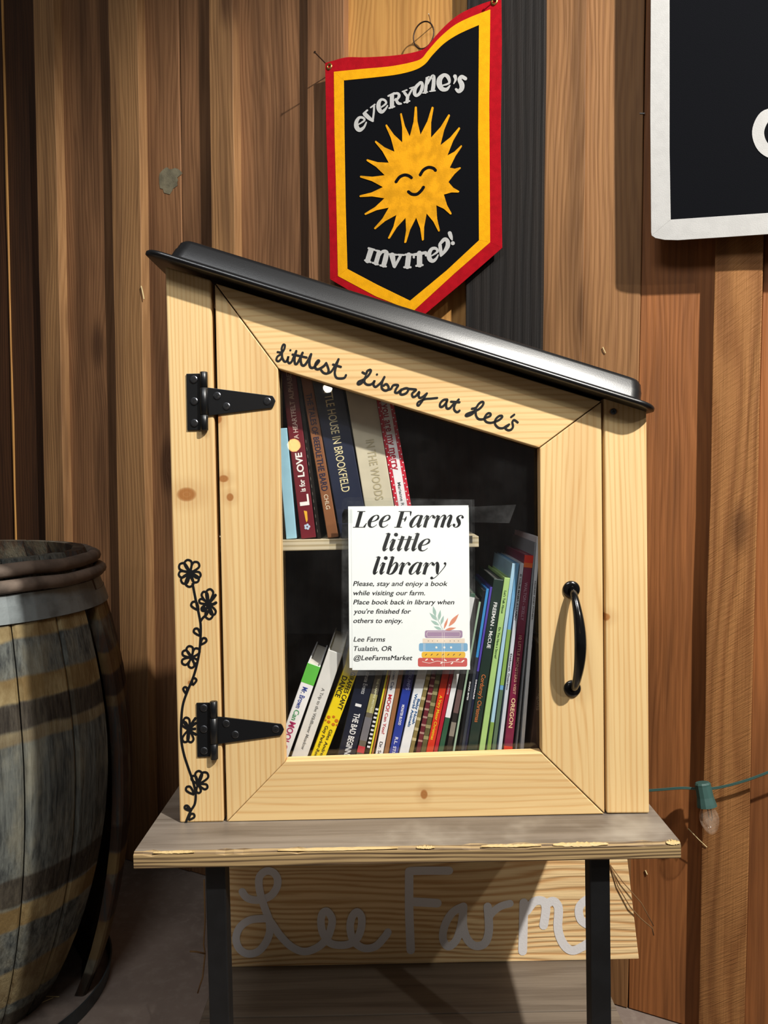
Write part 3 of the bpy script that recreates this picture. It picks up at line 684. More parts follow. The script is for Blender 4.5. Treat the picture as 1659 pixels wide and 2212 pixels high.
# ------------------------------------------------------------------ books
_mats = {}
_prev = {}
def pen_depth(a, b):
    best = 9
    for P in (a, b):
        for i in range(4):
            x0, y0 = P[i]; x1, y1 = P[(i + 1) % 4]; nx, ny = y1 - y0, x0 - x1; L = math.hypot(nx, ny); nx /= L; ny /= L
            A = [p[0] * nx + p[1] * ny for p in a]; B = [p[0] * nx + p[1] * ny for p in b]
            best = min(best, min(max(A), max(B)) - max(min(A), min(B)))
    return best
def cm(c, rough=.35):
    if c not in _mats: _mats[c] = plain('cover_' + c.lower(), c, rough, var=.08, bump=.08, bs=300)
    return _mats[c]
m_pages = plain('page_edges', 'D8D2C4', .8, bump=.8, bs=900)
def book(e, floorz, y, cover, label, group, texts=(), bands=(), depth=.17, topy=None, seat=0, pages=True, round_=.002):
    """e = (left x, right x, y) at the top and (left x, right x, y) at the bottom of the visible spine"""
    (xl1, xr1, y1), (xl2, xr2, y2) = e
    P = [Vector(g(*q, y)) for q in ((xl1, y1), (xr1, y1), (xl2, y2), (xr2, y2))]
    d = (((P[0] - P[2]).normalized() + (P[1] - P[3]).normalized())).normalized()     # up along the spine
    nrm = Vector((d.y, -d.x))                                                         # to the right
    t = abs(((P[1] - P[0]).dot(nrm) + (P[3] - P[2]).dot(nrm)) / 2) * .985
    c = (P[2] + P[3]) / 2
    lowc = min((-nrm * t / 2).y, (nrm * t / 2).y)
    s = (floorz + .0004 - c.y - lowc) / d.y; base = c + d * s
    top = ((P[0] + P[1]) / 2 - base).dot(d)
    if topy is not None:
        q = (P[0] + P[1]) / 2; tp = Vector(g(q.x, topy, y)) if False else None
        fx = ((xl1 + xr1) / 2 - (xl2 + xr2) / 2) / (y1 - y2)
        qq = Vector(g((xl2 + xr2) / 2 + fx * (topy - y2), topy, y)); top = (qq - base).dot(d)
    Hh = top
    for _ in range(6):
        a_, b_ = base - nrm * t / 2, base + nrm * t / 2
        quad = [tuple(p) for p in (a_, b_, b_ + d * Hh, a_ + d * Hh)]
        if group not in _prev: break
        p_ = pen_depth(_prev[group], quad)
        if p_ < .0001: break
        cut = min(p_ + .0002, t * .5); t -= cut; base = base + nrm * cut / 2
        lowz = min((base - nrm * t / 2).y, (base + nrm * t / 2).y); base = base + d * ((floorz + .0004 - lowz) / d.y)
    _prev[group] = quad
    depth = min(depth, DB - .0135 - y)
    M = G @ Matrix.Translation((base.x, y, base.y)) @ Matrix(((nrm.x, 0, d.x, 0), (0, 1, 0, 0), (nrm.y, 0, d.y, 0), (0, 0, 0, 1)))
    th = thing('book', label, 'book', M, group)
    cv = min(.0022, t * .14)
    mb = MB(); x0, x1 = -t / 2, t / 2
    mb.box(x0, x1, 0, cv, 0, Hh); mb.box(x0, x0 + cv, cv, depth, 0, Hh); mb.box(x1 - cv, x1, cv, depth, 0, Hh)
    mb.obj('cover', cm(cover), th, bevel=min(round_, t * .12))
    if pages: MB().box(x0 + cv, x1 - cv, cv, depth - .003, .001, Hh - min(.004, Hh * .03)).obj('page_block', m_pages, th)
    def zat(py):
        fx = ((xl1 + xr1) / 2 - (xl2 + xr2) / 2) / (y1 - y2)
        q = Vector(g((xl2 + xr2) / 2 + fx * (py - y2), py, y)); return (q - base).dot(d)
    for (ya, yb, c2) in bands:
        MB().box(x0 - .0001, x1 + .0001, -.0002, .004, max(0.0005, min(zat(yb), Hh)), min(Hh - .0004, zat(ya))).obj('spine_band', cm(c2), th)
    for tx in texts:
        body, ya, yb, cc, size, posn = tx[:6]; kw = tx[6] if len(tx) > 6 else {}
        up = kw.get('up', False); za_, zb_ = zat(ya), zat(yb)
        if up: fn = lambda u, v: (posn * t - v * 1.0, u)         # reads upwards
        else: fn = lambda u, v: (posn * t + v, -u)
        k2 = Ink(fn, -.0004)
        cap = size * t
        if up: k2.fn = lambda u, v: (-(v) + posn * t, u); k2.type(body, zb_, za_, -cap / 2, cap, kw.get('shear', 0), kw.get('bold', .01))
        else: k2.fn = lambda u, v: (v + posn * t, -u); k2.type(body, -za_, -zb_, -cap / 2, cap, kw.get('shear', 0), kw.get('bold', .01))
        k2.obj('lettering', cm(cc, .4), th)
    return th
BY = .040
LF = FLZ
LG = 'books on the lower shelf'; UG = 'books on the upper shelf'
def q8(xa, xb, y): return (860 + xa / 4.097, 860 + xb / 4.097, 1120 + y / 4.097)
low = [
 # edges (top),(bottom); cover; label; texts; bands; topy
 (((666, 691, 1436), (589, 626, 1634)), 'F2F2F2', 'white board book with green spine top and coloured title, leftmost on lower shelf',
  [('Mr. Brown', 1485, 1530, '3A4FA0', .42, -.02), ('Can', 1534, 1556, '4FA36B', .42, -.02), ('MOO! Ca', 1560, 1625, 'B8356B', .48, -.02, {'bold': .02})], [(1434, 1477, '62BF4A')], 1436, .15),
 (((709, 739, 1410), (626.5, 667, 1634)), 'E3E1DB', 'tall white book with thin grey title beside the green-topped board book',
  [('A Trip to the Wildflower Meadow', 1486, 1618, '8B8B88', .22, .05)], [], 1408, .17),
 (((762, 790, 1400), (668.5, 706.5, 1634)), 'F4D81C', 'yellow picture book with black hand-drawn title and giraffe patches',
  [("GIRAFFES CAN'T", 1450, 1530, '25221A', .34, .24, {'bold': .015}), ('DANCE', 1463, 1508, '25221A', .38, -.22, {'bold': .015}),
   ('Giles Andreae', 1574, 1640, '25221A', .24, .2), ('Guy Parker-Rees', 1570, 1640, '25221A', .24, -.18)], [], 1398, .17),
 (((768, 810, 1457), (725, 767, 1631)), '1D2233', 'thick navy hardback with white capitals and a numeral one',
  [('tunate Events', 1450, 1498, 'C9CBD0', .26, .1), ('1', 1520, 1526, 'F0F0F0', .38, 0), ('THE BAD BEGINNING', 1540, 1648, 'F0F0F0', .36, .05, {'bold': .02})], [], 1452, .13),
 (((811.5, 825.5, 1457), (768.5, 786, 1631)), '6B6355', 'grey-brown paperback with pale spine lettering beside the navy hardback',
  [('THE VAMPIRE MISTRESS', 1465, 1540, 'E6E2B8', .3, .1, {'bold': .02})], [(1500, 1540, 'A79F63'), (1550, 1600, '77757A'), (1612, 1626, 'C9404A')], 1385, .13),
 (((826.5, 833.5, 1457), (787, 796, 1631)), '17181A', 'thin black and white zebra-striped book', [], [(1530 + 9 * i, 1534 + 9 * i, 'E8E8E8') for i in range(10)], 1390, .13),
 (((834.5, 838, 1457), (797, 801, 1631)), 'E6D93B', 'very thin yellow book beside the zebra-striped one', [], [], 1380, .15),
 (((838.5, 842, 1457), (801.5, 806.5, 1631)), 'B9713B', 'very thin orange-brown book beside the thin yellow one', [], [], 1382, .15),
 (((842.5, 859.5, 1457), (807.5, 827.5, 1631)), 'F1EFEE', 'white board book with red and blue title, in the middle of the lower row',
  [('own Can', 1450, 1490, '2E4A78', .42, .0), ('MOO!', 1500, 1536, 'C9333F', .5, 0, {'bold': .02}), ('Can You?', 1540, 1585, 'C9333F', .42, 0), ('Dr. Seuss', 1602, 1645, '33313A', .42, 0)], [], 1375, .15),
 (((860.5, 870.5, 1457), (828.5, 838, 1631)), '9A6A45', 'brown card book with rubbed edges left of the blue paperback', [], [], 1385, .14),
 (((871.5, 896, 1457), (839, 858, 1630)), '2A3F9E', 'blue paperback with white author lettering', [('EBUMPS', 1450, 1490, '8F96C9', .4, .1), ('MONSTER BLOOD', 1522, 1566, 'F0F0FF', .3, .0, {'bold': .025}), ('R.L. STINE', 1592, 1640, 'F0F0FF', .34, 0, {'bold': .02})], [(1457, 1490, '35356E')], 1390, .13),
 (((896.8, 923.5, 1452), (859, 881.5, 1628)), 'ECEEF0', 'white book with blue two-line animal title', [('Baby Noah', 1508, 1562, '1F5A96', .28, .3, {'bold': .02}), ('World Animals', 1498, 1570, '1F5A96', .28, -.08, {'bold': .02})], [], 1395, .13),
 (((924, 930.5, 1452), (882.5, 893.5, 1626)), '8A7A4A', 'olive leaf-patterned thin book', [], [(1462 + 22 * i, 1468 + 22 * i, 'C7B88A') for i in range(7)], 1400, .15),
 (((931, 942, 1452), (894.5, 908.5, 1626)), '6A2630', 'maroon book with pale flecked spine between leaf-patterned ones', [], [(1462 + 17 * i, 1466 + 17 * i, 'B08A80') for i in range(9)], 1400, .15),
 (((942.5, 954, 1452), (909, 918.5, 1626)), '5F5A38', 'dark olive leaf-patterned book left of the red book', [], [(1470 + 24 * i, 1477 + 24 * i, '9B9468') for i in range(6)], 1405, .15),
 (((955, 971.5, 1452), (919.5, 935, 1626)), 'D6371F', 'bright red book with yellow Christmas title', [('A Very Mater Christmas', 1502, 1598, 'F4C52B', .42, 0, {'bold': .02})], [], 1335, .17),
 (((972.5, 980.5, 1452), (936.5, 944.5, 1626)), 'B31B33', 'thin crimson book right of the yellow-titled red book', [('BUDDIE', 1478, 1500, 'F0D0D0', .4, 0)], [], 1330, .17),
 (((981.5, 992.5, 1452), (946, 957, 1626)), '2E5B43', 'thin book with white upper and green lower spine', [], [(1290, 1550, 'EDEDED')], 1282, .17),
 (((993.5, 1005.5, 1452), (960, 974, 1626)), '2A2624', 'dark photo-covered thin book', [], [(1490, 1540, '6B5350'), (1560, 1590, '8B8378')], 1292, .17),
 (((1006, 1012, 1452), (975, 982, 1626)), '9FB9A0', 'pale green very thin book', [], [], 1300, .17),
 (((1012.5, 1022, 1452), (986, 995, 1626)), '15171B', 'black book with tiny white shark title', [('SHARK BITES', 1472, 1512, 'F0F0F0', .5, 0, {'bold': .03})], [], 1275, .17),
 (((1050, 1056, 1275), (995.5, 1001, 1626)), '3F8CC9', 'thin bright blue book left of the dark green one', [], [(1420, 1626, '3A3F48')], 1272, .17),
 (((1057, 1064.5, 1268), (1001.5, 1005.5, 1626)), '5546A8', 'thin purple book touching the dark green one', [('DINOSAURS', 1468, 1510, 'F0F0F0', .6, 0, {'bold': .03})], [(1450, 1626, '20243C')], 1268, .17),
 (((1066, 1087.5, 1252), (1006.5, 1031, 1626)), '22332C', 'dark green hardback with white and orange spine lettering',
  [('FREEMAN - McCUE', 1301, 1400, 'E8EAE6', .36, .05, {'bold': .02}), ("Corduroy's Christmas", 1457, 1560, 'C9743F', .42, 0)], [], 1251, .17),
 (((1091, 1101, 1248), (1032.5, 1047.5, 1626)), 'A9CC7E', 'light green book with small dark title right of the dark green one', [("Let's Talk About", 1276, 1325, '3B5A33', .4, 0), ('Do You Have a Secret?', 1355, 1422, '3B5A33', .4, 0)], [], 1248, .17),
 (((1106, 1113.5, 1217), (1049, 1059.5, 1626)), 'A7CBE0', 'pale blue thin book', [], [(1560, 1626, '7FA04F')], 1217, .18),
 (((1114, 1121.5, 1217), (1060.5, 1070, 1626)), '6FA7D0', 'sky blue thin book with green lower spine', [], [(1360, 1480, '86AA55'), (1490, 1626, '59705A')], 1217, .18),
 (((1125, 1131, 1217), (1074, 1084, 1626)), 'C7CDD6', 'grey-white paperback with black and white spine beside the maroon book', [('IS YOUR MAMA A LLAMA?', 1240, 1340, '2B2B2B', .5, 0), ('Deborah Guarino', 1412, 1490, '2B2B2B', .5, 0)], [], 1217, .18),
 (((1133, 1152.5, 1201), (1087, 1106, 1625)), '7A2140', 'tall maroon book with red band at its top',
  [('WALTON - SKELLY', 1258, 1340, 'B98FA4', .36, 0), ('10 LITTLE MONSTERS VISIT', 1373, 1500, 'D7A98F', .34, 0), ('OREGON', 1508, 1572, 'E8C79A', .48, 0, {'bold': .02})], [(1199, 1216, 'D8321F'), (1216, 1226, 'E0682C'), (1612, 1628, 'D8321F')], 1199, .19),
 (((1154, 1157.5, 1180), (1111, 1117.5, 1625)), '8D9298', 'thin grey magazine right of the maroon book', [], [], 1172, .19),
 (((1158.5, 1165, 1166), (1119, 1133, 1625)), 'E4E6E8', 'tall white book about ponies near the right end of lower shelf', [('HORSES AND PONIES', 1255, 1338, '2B2B2B', .42, 0)], [], 1160, .20),
]
for (e, cvr, lab, tx, bn, ty, dp) in low:
    book(e, LF, BY, cvr, lab, LG, tx, bn, dp, ty)
gb_ = [o for o in bpy.data.objects if o.get('category') == 'book'][2]
ik = Ink(lambda u, v: (u, v), -.0005)
for (x_, z_, r_) in ((-.006, .116, .0028), (.0005, .119, .0022), (.0065, .115, .003), (-.0035, .1095, .0026), (.004, .1085, .0026), (-.0085, .1105, .0016), (.009, .1095, .0015)): ik.disc(x_, z_, r_, r_ * .85, 7)
ik.obj('giraffe_patches', cm('D0761E'), gb_)
book(((1170, 1196, 1400), (1143, 1172, 1625)), LF, BY + .003, '4A342B', 'brown book with faint dragon title at the far right end of lower shelf', LG, [('Dragons', 1480, 1535, '8F7A66', .3, -.2)], [], .17, 1400)
UY = .048
up_ = [
 (((592, 603, 800), (612, 647, 1166)), '9CCBDD', 'light blue book at the left end of the upper shelf', [], [], 925),
 (((606, 642.5, 816), (652, 682, 1166)), '6E1C28', 'maroon alphabet book with white title reading upwards',
  [('L is for', 1088, 1046, 'F2E6D8', .5, 0), ], [], 790),
 (((640, 649, 820), (684, 694, 1166)), '17120F', 'black book with dashed stitch line between the maroon and copper ones', [('- - - - - - - - - - - - -', 950, 1150, 'D8D0C0', .2, -.2)], [], 800),
 (((652.5, 672, 822), (705, 735, 1166)), '8A5A3A', 'copper-brown hardback with dark blue story title',
  [('THE TALES', 850, 918, '2B2740', .55, 0), ('OF BEEDLE', 922, 988, '2B2740', .55, 0), ('THE BARD', 990, 1060, '2B2740', .6, 0), ('CHLG', 1068, 1100, 'E0CDB0', .4, 0)], [], 780),
 (((675, 741, 832), (737, 799, 1166)), '242A3E', 'thick navy hardback with gold title on upper shelf', [('LITTLE HOUSE IN BROOKFIELD', 830, 1062, 'E5D8A8', .3, -.02, {'bold': .005})], [], 800),
 (((746, 813, 850), (801, 862, 1166)), 'CFC6AC', 'thick cream hardback with faint embossed title', [('IN THE WOODS', 950, 1080, 'B5AA88', .3, .05)], [], 815),
 (((815, 850, 870), (864, 902, 1166)), 'C7283B', 'red polka-dot book with white title band at right of upper row', [('you are my merry', 872, 1015, 'B0283A', .48, 0, {'bold': .02}), ('Marianne Richmond', 1042, 1130, '3A3A3A', .2, 0)], [], 845),
]
ub = []
for (e, cvr, lab, tx, bn, ty) in up_:
    tx2 = [(*t_[:6], *t_[6:]) for t_ in tx]
    if 'alphabet' in lab:
        tx2 = [('L is for', 1100, 1040, 'F2E6D8', .5, 0), ]
        tx2 = [('L', 1068, 1092, 'F5F0EA', .62, 0, {'up': True, 'bold': .03}), ('is for', 1036, 1062, 'F5F0EA', .38, 0, {'up': True, 'bold': .02}),
               ('LOVE', 978, 1030, 'F5F0EA', .45, 0, {'up': True, 'bold': .03}), ('A HEARTFELT ALPHABET', 800, 948, 'D9BFB4', .33, 0, {'up': True, 'bold': .01})]
    ub.append(book(e, USZ, UY, cvr, lab, UG, tx2, bn, .16, ty))
# white title band and dots of the polka-dot book
pb = ub[-1]; cvm = [c for c in pb.children if c.name.startswith('cover')][0]
bx = [v.co for v in cvm.data.vertices]; tW = max(v.x for v in bx); tH = max(v.z for v in bx)
MB().box(-tW * .52, tW * .52, -.0002, .001, .0005, tH - .001).obj('spine_band', cm('EFEAEA'), pb)
ik = Ink(lambda u, v: (u, v), -.0003); rr = random.Random(2)
for i in range(34):
    for s in (-1, 1): ik.disc(s * tW * (.66 + .22 * (i % 2)), .004 + i * (tH - .008) / 34, .0009)
ik.obj('polka_dots', cm('F2F0F0'), pb)
# flower-shaped emblem near the foot of the maroon spine
mbk = ub[1]; ik = Ink(lambda u, v: (u, v), -.0004)
ik.poly([(-.002, .040), (.0025, .0385), (.002, .026), (.0, .0225), (-.001, .026)]); ik.obj('spine_emblem', cm('E9B23A'), mbk)
ik = Ink(lambda u, v: (u, v), -.0005)
for a_ in range(5): ik.disc(.0028 * math.cos(a_ * 1.256), .0165 + .0028 * math.sin(a_ * 1.256), .0018)
ik.obj('spine_emblem', cm('B9C9DE'), mbk)
# wedge books standing deeper in the box, at the right
for (px0, px1, yt, yb_, yy, c_, lab) in ((1130, 1163, 1150, 1500, .135, '59656F', 'tall grey-blue book standing at the back right corner'),):
    pass

# ------------------------------------------------------------------ laminated notice taped on the glass
fl_ = thing('notice', 'white laminated farm library notice taped to the door glass', 'notice', G)
FY = GY - .0012
MB().prism([g(*p, FY) for p in ((752, 1074), (1025, 1079), (1028, 1455), (760, 1459), (744, 1452), (737, 1400), (738, 1086), (742, 1077))], FY + .0006, FY + .0011).obj('laminate_film', m_lam, fl_)
def rect(x0, y0, x1, y1, y): return [g(x0, y0, y), g(x1, y0, y), g(x1, y1, y), g(x0, y1, y)]
MB().prism([g(752, 1094, FY), g(1012, 1091.5, FY), g(1014, 1443, FY), g(755, 1443, FY)], FY + .0003, FY + .0005).obj('rear_sheet', m_paper, fl_)
MB().prism([g(758.5, 1099, FY), g(1012.8, 1096, FY), g(1015.5, 1446.5, FY), g(761, 1447.5, FY)], FY, FY + .0002).obj('front_sheet', m_paper, fl_)
MB().prism([g(752, 1082, FY), g(1020, 1079, FY), g(1022, 1447, FY), g(1030, 1455, FY), g(741, 1460, FY), g(739, 1110, FY)], FY - .0005, FY - .0003).obj('laminate_film', m_lam, fl_)
MB().prism([g(1010, 1095, FY), g(1115, 1090, FY), g(1100, 1130, FY), g(1010, 1128, FY)], FY - .0008, FY - .0006).obj('clear_tape', m_lam, fl_)
MB().prism([g(728, 1100, FY), g(762, 1100, FY), g(762, 1130, FY), g(728, 1130, FY)], FY - .0008, FY - .0006).obj('clear_tape', m_lam, fl_)
IY = FY - .0001
GL = {
 'L': (1.02, [[(.30, 1.28, .27), (.30, .02, .27)], [(.0, 1.285, .035), (.62, 1.285, .035)], [(.0, .015, .035), (.92, .015, .035)], [(.86, .03, .14), (.97, .36, .02)]], []),
 'F': (1.08, [[(.30, 1.28, .27), (.30, .02, .27)], [(.0, 1.285, .035), (1.0, 1.285, .035)], [(.0, .015, .035), (.6, .015, .035)], [(.96, 1.26, .14), (1.02, .92, .02)], [(.35, .68, .035), (.7, .68, .035)], [(.72, .9, .02), (.69, .68, .12), (.68, .46, .02)]], []),
 'e': (.86, [[(.18, .44, .03), (.5, .52, .05), (.72, .72, .13), (.68, .93, .10), (.48, .98, .04), (.26, .80, .15), (.14, .45, .26), (.22, .14, .2), (.42, .02, .07), (.62, .09, .03), (.76, .24, .02)]], []),
 'a': (1.0, [[(.74, .88, .03), (.52, .98, .06), (.28, .76, .16), (.14, .38, .25), (.18, .1, .17), (.34, .03, .05), (.54, .24, .03), (.72, .62, .03)], [(.80, .99, .2), (.74, .5, .24), (.72, .18, .22), (.80, .04, .1), (.98, .24, .02)]], []),
 'r': (.82, [[(.0, .66, .02), (.1, .9, .04), (.22, .96, .12)], [(.27, .96, .2), (.25, .5, .23), (.25, .0, .23)], [(.33, .45, .02), (.46, .82, .03), (.6, .97, .05), (.72, .93, .1)]], [(.74, .84, .12)]),
 'm': (1.5, [[(.0, .66, .02), (.1, .9, .04), (.22, .96, .12)], [(.27, .96, .2), (.25, .5, .23), (.25, .0, .23)], [(.33, .45, .02), (.48, .84, .03), (.66, .98, .09), (.78, .86, .19), (.76, .4, .23), (.75, .0, .23)], [(.83, .45, .02), (.98, .84, .03), (1.14, .98, .09), (1.25, .86, .2), (1.22, .4, .24), (1.22, .16, .21), (1.3, .04, .09), (1.47, .24, .02)]], []),
 's': (.74, [[(.66, .9, .05), (.5, .98, .04), (.32, .9, .1), (.27, .74, .19), (.42, .52, .27), (.53, .28, .2), (.46, .08, .1), (.3, .02, .04), (.12, .1, .05)]], [(.64, .82, .105), (.14, .2, .115)]),
 'l': (.5, [[(.02, 1.40, .02), (.26, 1.47, .05)], [(.25, 1.46, .22), (.22, .8, .24), (.21, .2, .23), (.28, .04, .1), (.46, .24, .02)]], []),
 'i': (.54, [[(.0, .66, .02), (.08, .9, .04), (.2, .96, .12)], [(.26, .96, .2), (.22, .5, .24), (.21, .18, .22), (.28, .04, .1), (.46, .24, .02)]], [(.27, 1.34, .155)]),
 't': (.52, [[(.27, 1.22, .24), (.24, .6, .24), (.21, .2, .23), (.28, .04, .1), (.46, .24, .02)], [(-.04, .95, .025), (.6, .95, .025)]], []),
 'b': (.92, [[(.02, 1.40, .02), (.26, 1.47, .05)], [(.25, 1.46, .22), (.22, .8, .24), (.2, .05, .2)], [(.3, .5, .02), (.44, .84, .04), (.6, .97, .08), (.74, .8, .2), (.72, .45, .25), (.58, .12, .15), (.38, .02, .05), (.2, .06, .04)]], []),
 'y': (.9, [[(.0, .66, .02), (.08, .9, .04), (.2, .96, .14), (.3, .7, .25), (.38, .3, .22), (.46, .02, .1)], [(.86, .92, .1), (.88, .68, .05), (.64, .18, .03), (.36, -.24, .03), (.12, -.36, .05)]], [(.82, .9, .1), (.1, -.29, .115)]),
}
def didone(ik, text, x0, x1, base, xh, slope=0.0):
    def lay(x, tr_, sc):
        pass
    adv = 0; parts = []
    for ch in text:
        if ch == ' ': adv += .42; continue
        wd, st, ds = GL[ch]; parts.append((adv, st, ds)); adv += wd + .02
    shr = .27; tot = adv
    sc = (x1 - x0) / (tot - .05)
    for (ox, st, ds) in parts:
        for s_ in st:
            pts = [(p[0] + ox + shr * p[1], p[1], p[2]) for p in s_]
            pts = cr(pts, 6) if len(pts) > 2 else pts
            L = []
            for i, q in enumerate(pts):
                a_ = pts[max(i - 1, 0)]; b_ = pts[min(i + 1, len(pts) - 1)]
                dx, dy = b_[0] - a_[0], b_[1] - a_[1]; m_ = math.hypot(dx, dy) or 1
                h = q[2] / 2 + .012
                if len(s_) == 2 and abs(dy) > .8: nx, ny = h, 0
                else: nx, ny = -dy / m_ * h, dx / m_ * h
                for s2 in (1, -1):
                    X_ = q[0] + s2 * nx; Y_ = q[1] + s2 * ny
                    L.append((x0 + X_ * sc, base - Y_ * xh + slope * X_ * sc))
            ik._put(L, [(2 * i, 2 * i + 1, 2 * i + 3, 2 * i + 2) for i in range(len(pts) - 1)])
        for (dx_, dy_, r_) in ds:
            ik.disc(x0 + (dx_ + ox + shr * dy_) * sc, base - dy_ * xh, r_ * sc, r_ * xh)
ik = Ink(gz(IY), IY)
didone(ik, 'Lee Farms', 762.5, 995, 1139.4, 26.8)
didone(ik, 'little', 822, 924, 1190.3, 26.4)
didone(ik, 'library', 801.5, 956, 1240.8, 26.4)
for body, x0, x1, bs in (('Please, stay and enjoy a book', 762.7, 966.4, 1265.5), ('while visiting our farm.', 763.3, 917.8, 1285.6), ('Place book back in library when', 763, 981, 1305.4),
                         ("you're finished for", 763.6, 887.5, 1325.4), ('others to enjoy.', 763.3, 869.2, 1345.5), ('Lee Farms', 763.6, 831.8, 1385.8), ('Tualatin, OR', 764.2, 845.8, 1405.8), ('@LeeFarmsMarket', 764.2, 890.7, 1425.8)):
    ik.type(body, x0, x1, bs, -10.8, .22, .0); ik.type(body, x0 + .45, x1 + .45, bs, -10.8, .22, .0)
ik.obj('lettering', m_ink, fl_, label='black italic notice text')
# printed picture: stack of five books with leaves
def q(x, y): return (730 + x / 5.352, 1060 + y / 5.352)
def rr_(x0, y0, x1, y1, r=22):
    out = []
    for cx, cy, s in ((x1 - r, y1 - r, 0), (x0 + r, y1 - r, 90), (x0 + r, y0 + r, 180), (x1 - r, y0 + r, 270)):
        for i in range(6): an = R(s + 18 * i); out.append(q(cx + r * math.cos(an), cy + r * math.sin(an)))
    return out
pc = link('printed_picture', None, fl_); pc['label'] = 'printed picture of five stacked books topped with leaves'
for pts, c_ in ((rr_(1005, 1615, 1440, 1702), 'A98BA8'), (rr_(980, 1708, 1466, 1764, 8), 'F1DFCB'), (rr_(937, 1762, 1500, 1857), '7FB0D3'), (rr_(968, 1862, 1473, 1932), 'F0BE3C'), (rr_(925, 1932, 1495, 2034), 'CE5A55')):
    k2 = Ink(gz(IY), IY); k2.poly(pts); k2.obj('printed_book', cm(c_, .6), pc)
k2 = Ink(gz(IY), IY - .00005)
k2.stroke([q(975, 1975), q(1060, 1992), q(1150, 1970), q(1240, 1988), q(1330, 1975), q(1440, 1985)], .9)
for x, y, dx in ((1015, 1960, 18), (1100, 1960, -18), (1190, 1995, 16), (1250, 1965, -16), (1310, 2000, 16), (1370, 1960, 22), (1435, 1975, 20)): k2.stroke([q(x, y), q(x + dx, y - 12)], 2.6)
k2.stroke([q(1035, 1630), q(1405, 1630), q(1415, 1655), q(1405, 1688), q(1035, 1688), q(1025, 1655), q(1035, 1630)], .7, smooth=False)
for x in (990, 1005, 1430, 1445): k2.stroke([q(x, 1768), q(x, 1852)], .6)
for x in (1138, 1230, 1308): k2.disc(*q(x, 1812), 2.4)
for x in (1205, 1228): k2.stroke([q(x, 1640), q(x, 2030)], .6)
k2.obj('printed_ornament', cm('FBF4EA', .6), pc)
k2 = Ink(gz(IY), IY - .00005)
for x in (1018, 1083, 1150, 1213, 1275, 1340, 1410): k2.stroke([q(x - 7, 1902), q(x + 8, 1888)], 1.5)
for x in (1045, 1093, 1150, 1230, 1297, 1345, 1392): k2.disc(*q(x, 1736), .8)
k2.obj('printed_ornament', cm('5B4335', .6), pc)
def leaf(k_, a_, b_, wd): k_.stroke([(a_[0], a_[1], .3), ((a_[0] * .55 + b_[0] * .45), (a_[1] * .55 + b_[1] * .45), wd), (b_[0], b_[1], .3)])
k2 = Ink(gz(IY), IY)
for a_, b_, wd in (((1130, 1455), (1100, 1335), 7), ((1165, 1500), (1185, 1380), 6.5), ((1145, 1500), (1060, 1412), 6.5), ((1190, 1550), (1222, 1445), 6), ((1170, 1555), (1075, 1500), 6.5), ((1200, 1605), (1110, 1570), 6)): leaf(k2, q(*a_), q(*b_), wd)
k2.stroke([q(1215, 1610), q(1170, 1520), q(1120, 1440)], .8); k2.obj('printed_leaves', cm('A9C4B8', .6), pc)
k2 = Ink(gz(IY), IY)
for a_, b_, wd in (((1280, 1570), (1397, 1425), 9), ((1225, 1600), (1272, 1470), 5), ((1240, 1610), (1365, 1585), 6)): leaf(k2, q(*a_), q(*b_), wd)
k2.obj('printed_leaves', cm('DE8F70', .6), pc)

# ------------------------------------------------------------------ pennant on the wall
PH = .052
pen = thing('pennant', 'red, yellow and black felt pennant with smiling sun hung on the barn wall', 'banner', WF)
def wp(px, py): return w(px, py, PH)
def zz(pts): return [(680 + p[0] / 3.159, p[1] / 3.159) for p in pts]
def curve(pts): return cr(pts, 5)
red = [zz(curve([(70, 430), (130, 412), (220, 390), (350, 390), (540, 378), (680, 355), (760, 322), (820, 250), (900, 165), (1000, 88), (1150, 22), (1272, -12)])),
       zz([(1272, -12), (1275, 300), (1267, 1000), (1278, 1692)]), zz([(1278, 1692), (1000, 1935), (655, 2225)]), zz([(655, 2225), (400, 2080), (103, 1905)]), zz([(103, 1905), (100, 1600), (78, 900), (70, 430)])]
yel = [zz(curve([(130, 490), (330, 470), (500, 455), (640, 430), (725, 402), (770, 350), (850, 260), (950, 175), (1060, 118), (1197, 65)])),
       zz([(1197, 65), (1190, 700), (1196, 1655)]), zz([(1196, 1655), (950, 1870), (672, 2125)]), zz([(672, 2125), (420, 2025), (158, 1885)]), zz([(158, 1885), (150, 1500), (135, 900), (130, 490)])]
blk = [zz(curve([(198, 550), (400, 530), (560, 510), (680, 480), (750, 440), (800, 380), (880, 300), (980, 235), (1120, 172)])),
       zz([(1120, 172), (1115, 900), (1120, 1640)]), zz([(1120, 1640), (900, 1845), (650, 2052)]), zz([(650, 2052), (430, 1945), (222, 1835)]), zz([(222, 1835), (210, 1400), (202, 900), (198, 550)])]
def ring_strips(outer, inner, y, th_, m, nm):
    for i in range(5):
        MB().prism([wp(*p) for p in outer[i]] + [wp(*p) for p in inner[i][::-1]], y, y + th_).obj(nm, m, pen, bevel=.0004)
ring_strips(red, yel, -PH, .0016, m_felt_red, 'red_border'); ring_strips(yel, blk, -PH - .0006, .0018, m_felt_yel, 'yellow_border')
lp = [p for s_ in blk for p in s_[:-1]]
MB().prism([wp(*p) for p in lp], -PH + .0002, -PH + .0016).obj('black_field', m_felt_blk, pen)
tips = [(785, 122), (992, 125), (1195, 220), (1320, 380), (1345, 600), (1330, 870), (1310, 1160), (1215, 1430), (1070, 1640), (872, 1752), (655, 1782), (455, 1730), (283, 1612), (165, 1435), (102, 1215), (108, 975), (188, 772), (292, 545), (422, 345), (602, 205)]
